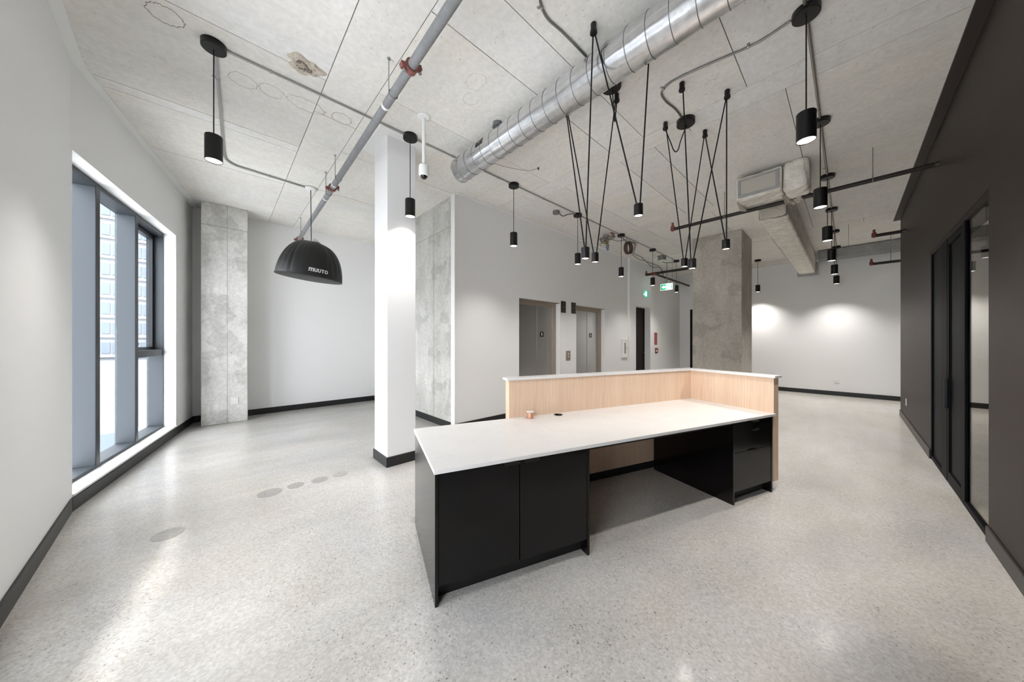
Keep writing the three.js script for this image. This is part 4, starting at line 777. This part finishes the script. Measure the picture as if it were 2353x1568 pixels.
{
  const tex = signTex(512, 256, (x, w, h) => {
    x.fillStyle = '#eef7f1'; x.fillRect(0, 0, w, h); x.fillStyle = '#2fa678'; x.fillRect(14, 16, 228, h - 32); x.fillStyle = '#ffffff';
    poly(x, [[40, 128], [128, 52], [128, 96], [214, 96], [214, 160], [128, 160], [128, 204]]);
    runner(x, 350, 124, 1.7, '#2fa678', true); x.fillStyle = '#2fa678'; x.fillRect(440, 40, 22, 176);
  });
  const t = thing('exit_sign', 'lit green and white exit sign hanging on a stem below the ceiling', 'exit sign', [9.8, 2.95, -3.714]);
  part('housing', rbx(-0.02, 0.02, 0, 0.21, -0.185, 0.185, 0.006), mat.whitePlastic, t);
  const f = new THREE.PlaneGeometry(0.35, 0.19); f.rotateY(-Math.PI / 2); f.translate(-0.0215, 0.105, 0); part('sign_face', f, glowSign(tex), t);
  part('stem', [cyl(0.014, 0.014, CH - 2.95 - 0.21, 0, (CH - 2.95 + 0.21) / 2, 0, 14), rbx(-0.03, 0.03, 0.21, 0.25, -0.09, 0.09, 0.006)], mat.rod, t);
  const l = new THREE.PointLight(new THREE.Color(0.75, 1, 0.9), 0.05, 0, 2); l.position.set(-0.06, 0.1, 0); l.name = 'sign_glow'; l.castShadow = true; t.add(l);
  const tex2 = signTex(320, 200, (x, w, h) => { x.fillStyle = '#2f9f83'; x.fillRect(0, 0, w, h); x.fillStyle = '#eefaf5'; x.fillRect(108, 24, 120, 152); runner(x, 168, 100, 1.3, '#2f9f83', false); });
  const u = thing('exit_sign', 'small lit green exit sign mounted on the wall above the dark door', 'exit sign', [9.17, 2.74, EZ2]);
  part('housing', rbx(0, 0.36, 0, 0.215, 0, 0.045, 0.006), mat.whitePlastic, u);
  const f2 = new THREE.PlaneGeometry(0.34, 0.195).translate(0.18, 0.107, 0.0465); part('sign_face', f2, glowSign(tex2), u);
  const l2 = new THREE.PointLight(new THREE.Color(0.6, 1, 0.85), 0.025, 0, 2); l2.position.set(0.18, 0.1, 0.09); l2.name = 'sign_glow'; l2.castShadow = true; u.add(l2);
}
function elevator(x0, x1, label) {   // x0 left edge of the opening, x1 right edge of the white reveal
  const W = x1 - x0, t = thing('elevator_door', label, 'elevator door', [x0, 0, EZ], 0, 'elevator doors'), h = 2.25, f = -0.105;
  part('frame', metricUV(merge([rbx(0, 0.03, 0.01, h - 0.09, f - 0.16, f, 0.002), rbx(W - 0.10, W - 0.001, 0.01, h - 0.09, f - 0.16, f, 0.002), rbx(0.001, W - 0.001, h - 0.09, h - 0.012, f - 0.16, f, 0.002), rbx(0.001, W - 0.001, h - 0.012, h - 0.001, f - 0.16, -0.004, 0.002)])), mat.steelBrown, t);
  const m = W * 0.535, p0 = f - 0.075, p1 = f - 0.05;
  for (const [a, b, k] of [[0.03, m - 0.006, 0], [m + 0.006, W - 0.1, 1]]) {
    const d = part('door_panel', metricUV(rbx(a, b, 0.01, h - 0.09, p0, p1, 0.003), R(0, 1), R(0, 1)), mat.steel, t);
    if (k) { part('floor_plate', rbx(a + 0.10, a + 0.205, 1.52, 1.625, p1, p1 + 0.004, 0.001), mat.blackMetal, d); const n = new TextGeometry('5', { font, size: 0.06, depth: 0.001, curveSegments: 5 }); n.translate(a + 0.128, 1.542, p1 + 0.004); part('numeral', n, mat.white2, d); }
  }
  part('door_gap', bx(m - 0.006, m + 0.006, 0.01, h - 0.09, p0 - 0.01, p0 + 0.004), mat.blackBase, t);
  part('door_sill', rbx(0, W, 0, 0.01, f - 0.16, 0, 0.001), mat.steelDark, t);
}
elevator(4.15, 5.38, 'brushed steel elevator door, the nearer and wider-looking of the two');
elevator(5.979, 7.219, 'brushed steel elevator door, the farther one by the white cabinet');
{
  const lan = (x, label, up) => { const t = thing('elevator_lantern', label, 'lantern', [x, 2.05, EZ], 0, 'elevator lanterns'); part('plate', rbx(0, 0.157, 0, 0.25, 0, 0.018, 0.003), mat.steelDark, t); part('lens_frame', rbx(0.054, 0.104, 0.09, 0.16, 0.018, 0.022, 0.002), mat.blackMetal, t); const s = new THREE.Shape(); const d = up ? 1 : -1; s.moveTo(-0.013, -0.01 * d); s.lineTo(0.013, -0.01 * d); s.lineTo(0, 0.014 * d); s.closePath(); part('arrow', new THREE.ExtrudeGeometry(s, { depth: 0.002, bevelEnabled: false }).translate(0.079, 0.125, 0.022), mat.whitePlastic, t); };
  lan(5.413, 'dark steel lantern plate beside the nearer elevator', true); lan(5.786, 'dark steel lantern plate beside the farther elevator', true);
  const c = thing('call_button_panel', 'bronze call button plate between the two elevators', 'button panel', [5.592, 1.006, EZ]);
  part('plate', rbx(0, 0.156, 0, 0.206, 0, 0.012, 0.003), mat.steelBrown, c);
  for (const y of [0.075, 0.14]) part('button', cyl(0.014, 0.014, 0.008, 0, 0, 0, 24).rotateX(Math.PI / 2).translate(0.078, y, 0.014), mat.whitePlastic, c);
}
{
  const t = thing('fire_cabinet', 'white fire hose cabinet with a narrow glass slot', 'cabinet', [8.07, 0.97, EZ]);
  part('frame', ringFrame(0, 0.33, 0, 0.505, 0.001, 0.034, 0.03, 0.03, 0.03, 0.03), mat.whiteTrim, t);
  const d = part('door', ringFrame(0.031, 0.299, 0.031, 0.474, 0.001, 0.024, 0.114, 0.084, 0.076, 0.062, 0.002), mat.whiteTrim, t);
  part('slot_pane', bx(0.145, 0.215, 0.107, 0.412, 0.006, 0.010), M('#5f5344', 0.1), d);
  part('latch', rbx(0.245, 0.265, 0.25, 0.28, 0.024, 0.036, 0.003), mat.rod, d);
  const s = thing('fire_sign', 'tall red sign plate on the wall right of the dark door', 'sign', [10.05, 1.31, EZ2]);
  part('plate', rbx(0, 0.205, 0, 0.385, 0, 0.008, 0.003), M('#9c4644', 0.5), s); part('print', rbx(0.08, 0.125, 0.05, 0.33, 0.008, 0.009, 0.0005), M('#c97a78', 0.5), s);
  const p = thing('fire_pull_station', 'small red fire alarm box with exposed plaster below the red sign', 'alarm', [10.1, 1.02, EZ2]);
  part('back_box', rbx(0, 0.16, 0.02, 0.19, 0, 0.02, 0.004), M('#8f4a38', 0.6), p); part('pull_handle', rbx(0.03, 0.13, 0.07, 0.12, 0.02, 0.034, 0.004), mat.white2, p); part('open_bracket', [rbx(0.16, 0.26, 0.09, 0.13, 0, 0.012, 0.003), rbx(0.19, 0.22, 0.04, 0.17, 0, 0.016, 0.003)], M('#a77d66', 0.6), p);
}
function outlet(name, label, pos, turn, w = 0.075, h = 0.118) {
  const t = thing(name, label, name === 'light_switch' ? 'switch' : 'outlet', pos, turn);
  part('cover_plate', rbx(-w / 2, w / 2, -h / 2, h / 2, 0, 0.007, 0.003), mat.whitePlastic, t);
  if (name === 'light_switch') for (const x of [-w / 4, w / 4]) part('rocker', rbx(x - 0.018, x + 0.018, -0.035, 0.035, 0.007, 0.011, 0.002), mat.white2, t);
  else for (const y of [-0.022, 0.022]) part('socket', rbx(-0.016, 0.016, y - 0.014, y + 0.014, 0.007, 0.009, 0.002), mat.white2, t);
}
outlet('wall_outlet', 'white outlet cover low on the corner concrete column', [0.183, 0.38, -7.36], 0, 0.105, 0.12);
outlet('wall_outlet', 'white outlet low on the far white wall', [FX, 0.382, -0.217], -Math.PI / 2, 0.105, 0.115);
outlet('wall_outlet', 'white outlet low on the dark brown wall', [8.66, 0.372, WZ], Math.PI, 0.075, 0.118);
outlet('light_switch', 'white switch plate on the far wall seen through the glass', [FX, 0.95, 2.0], -Math.PI / 2, 0.26, 0.23);

// ------------------------------------------------------------------ the city outside the window
{
  struct('street_ground', bx(-90, 40, -17.2, -17, -160, -9), mat.cityRoad, 'pale street far below the window', 'street');
  const tower = (name, label, x0, x1, y1, z, n, rows, rh, m, w0) => {
    const t = thing(name, label, 'building', [x0, -17, z]);
    part('facade', bx(0, x1 - x0, 0, y1 + 17, -8, 0), m, t);
    const pw = (x1 - x0) / n;
    for (let r = 0; r < rows; r++) { const y = w0 + r * rh; for (let i = 0; i < n; i++) { const p = part('window', bx(i * pw + 0.07, (i + 1) * pw - 0.07, y, y + rh * 0.56, 0, 0.08), mat.cityGlass, t); void p; } part('floor_band', bx(-0.1, x1 - x0 + 0.1, y - rh * 0.2, y - rh * 0.08, 0, 0.25), mat.cityWhite, t); }
    return t;
  };
  tower('office_tower', 'pale office tower with rows of blue windows seen through the window', -11, -3.6, 26, -46, 12, 14, 1.8, mat.cityWhite, 15.5);
  tower('low_building', 'white low building below the tower outside the window', -12.5, -3.2, -0.3, -36, 3, 2, 5.0, mat.cityWhite, 4);
  const t = thing('roof_terrace', 'pale flat roof with vents outside the window', 'roof', [-12, -13, -30]);
  part('roof_slab', bx(0, 12, -4, 0, -5.5, 9), mat.cityRoof, t);
  for (const [x, z, s] of [[6.2, -3, 0.7], [7.3, -1, 0.5], [5.6, 1.5, 0.8], [7.9, 3, 0.6], [6.8, 4.6, 0.5]]) part('roof_vent', rbx(x, x + s, 0, s * 0.8, z, z + s, 0.05), mat.cityGrey, t);
  part('parapet', bx(0, 12, 0, 0.7, 8.7, 9), mat.cityWhite, t);
}

scene.traverse((o) => { if (o.isMesh) { o.castShadow = true; o.receiveShadow = true; } });
renderer.render(scene, camera);
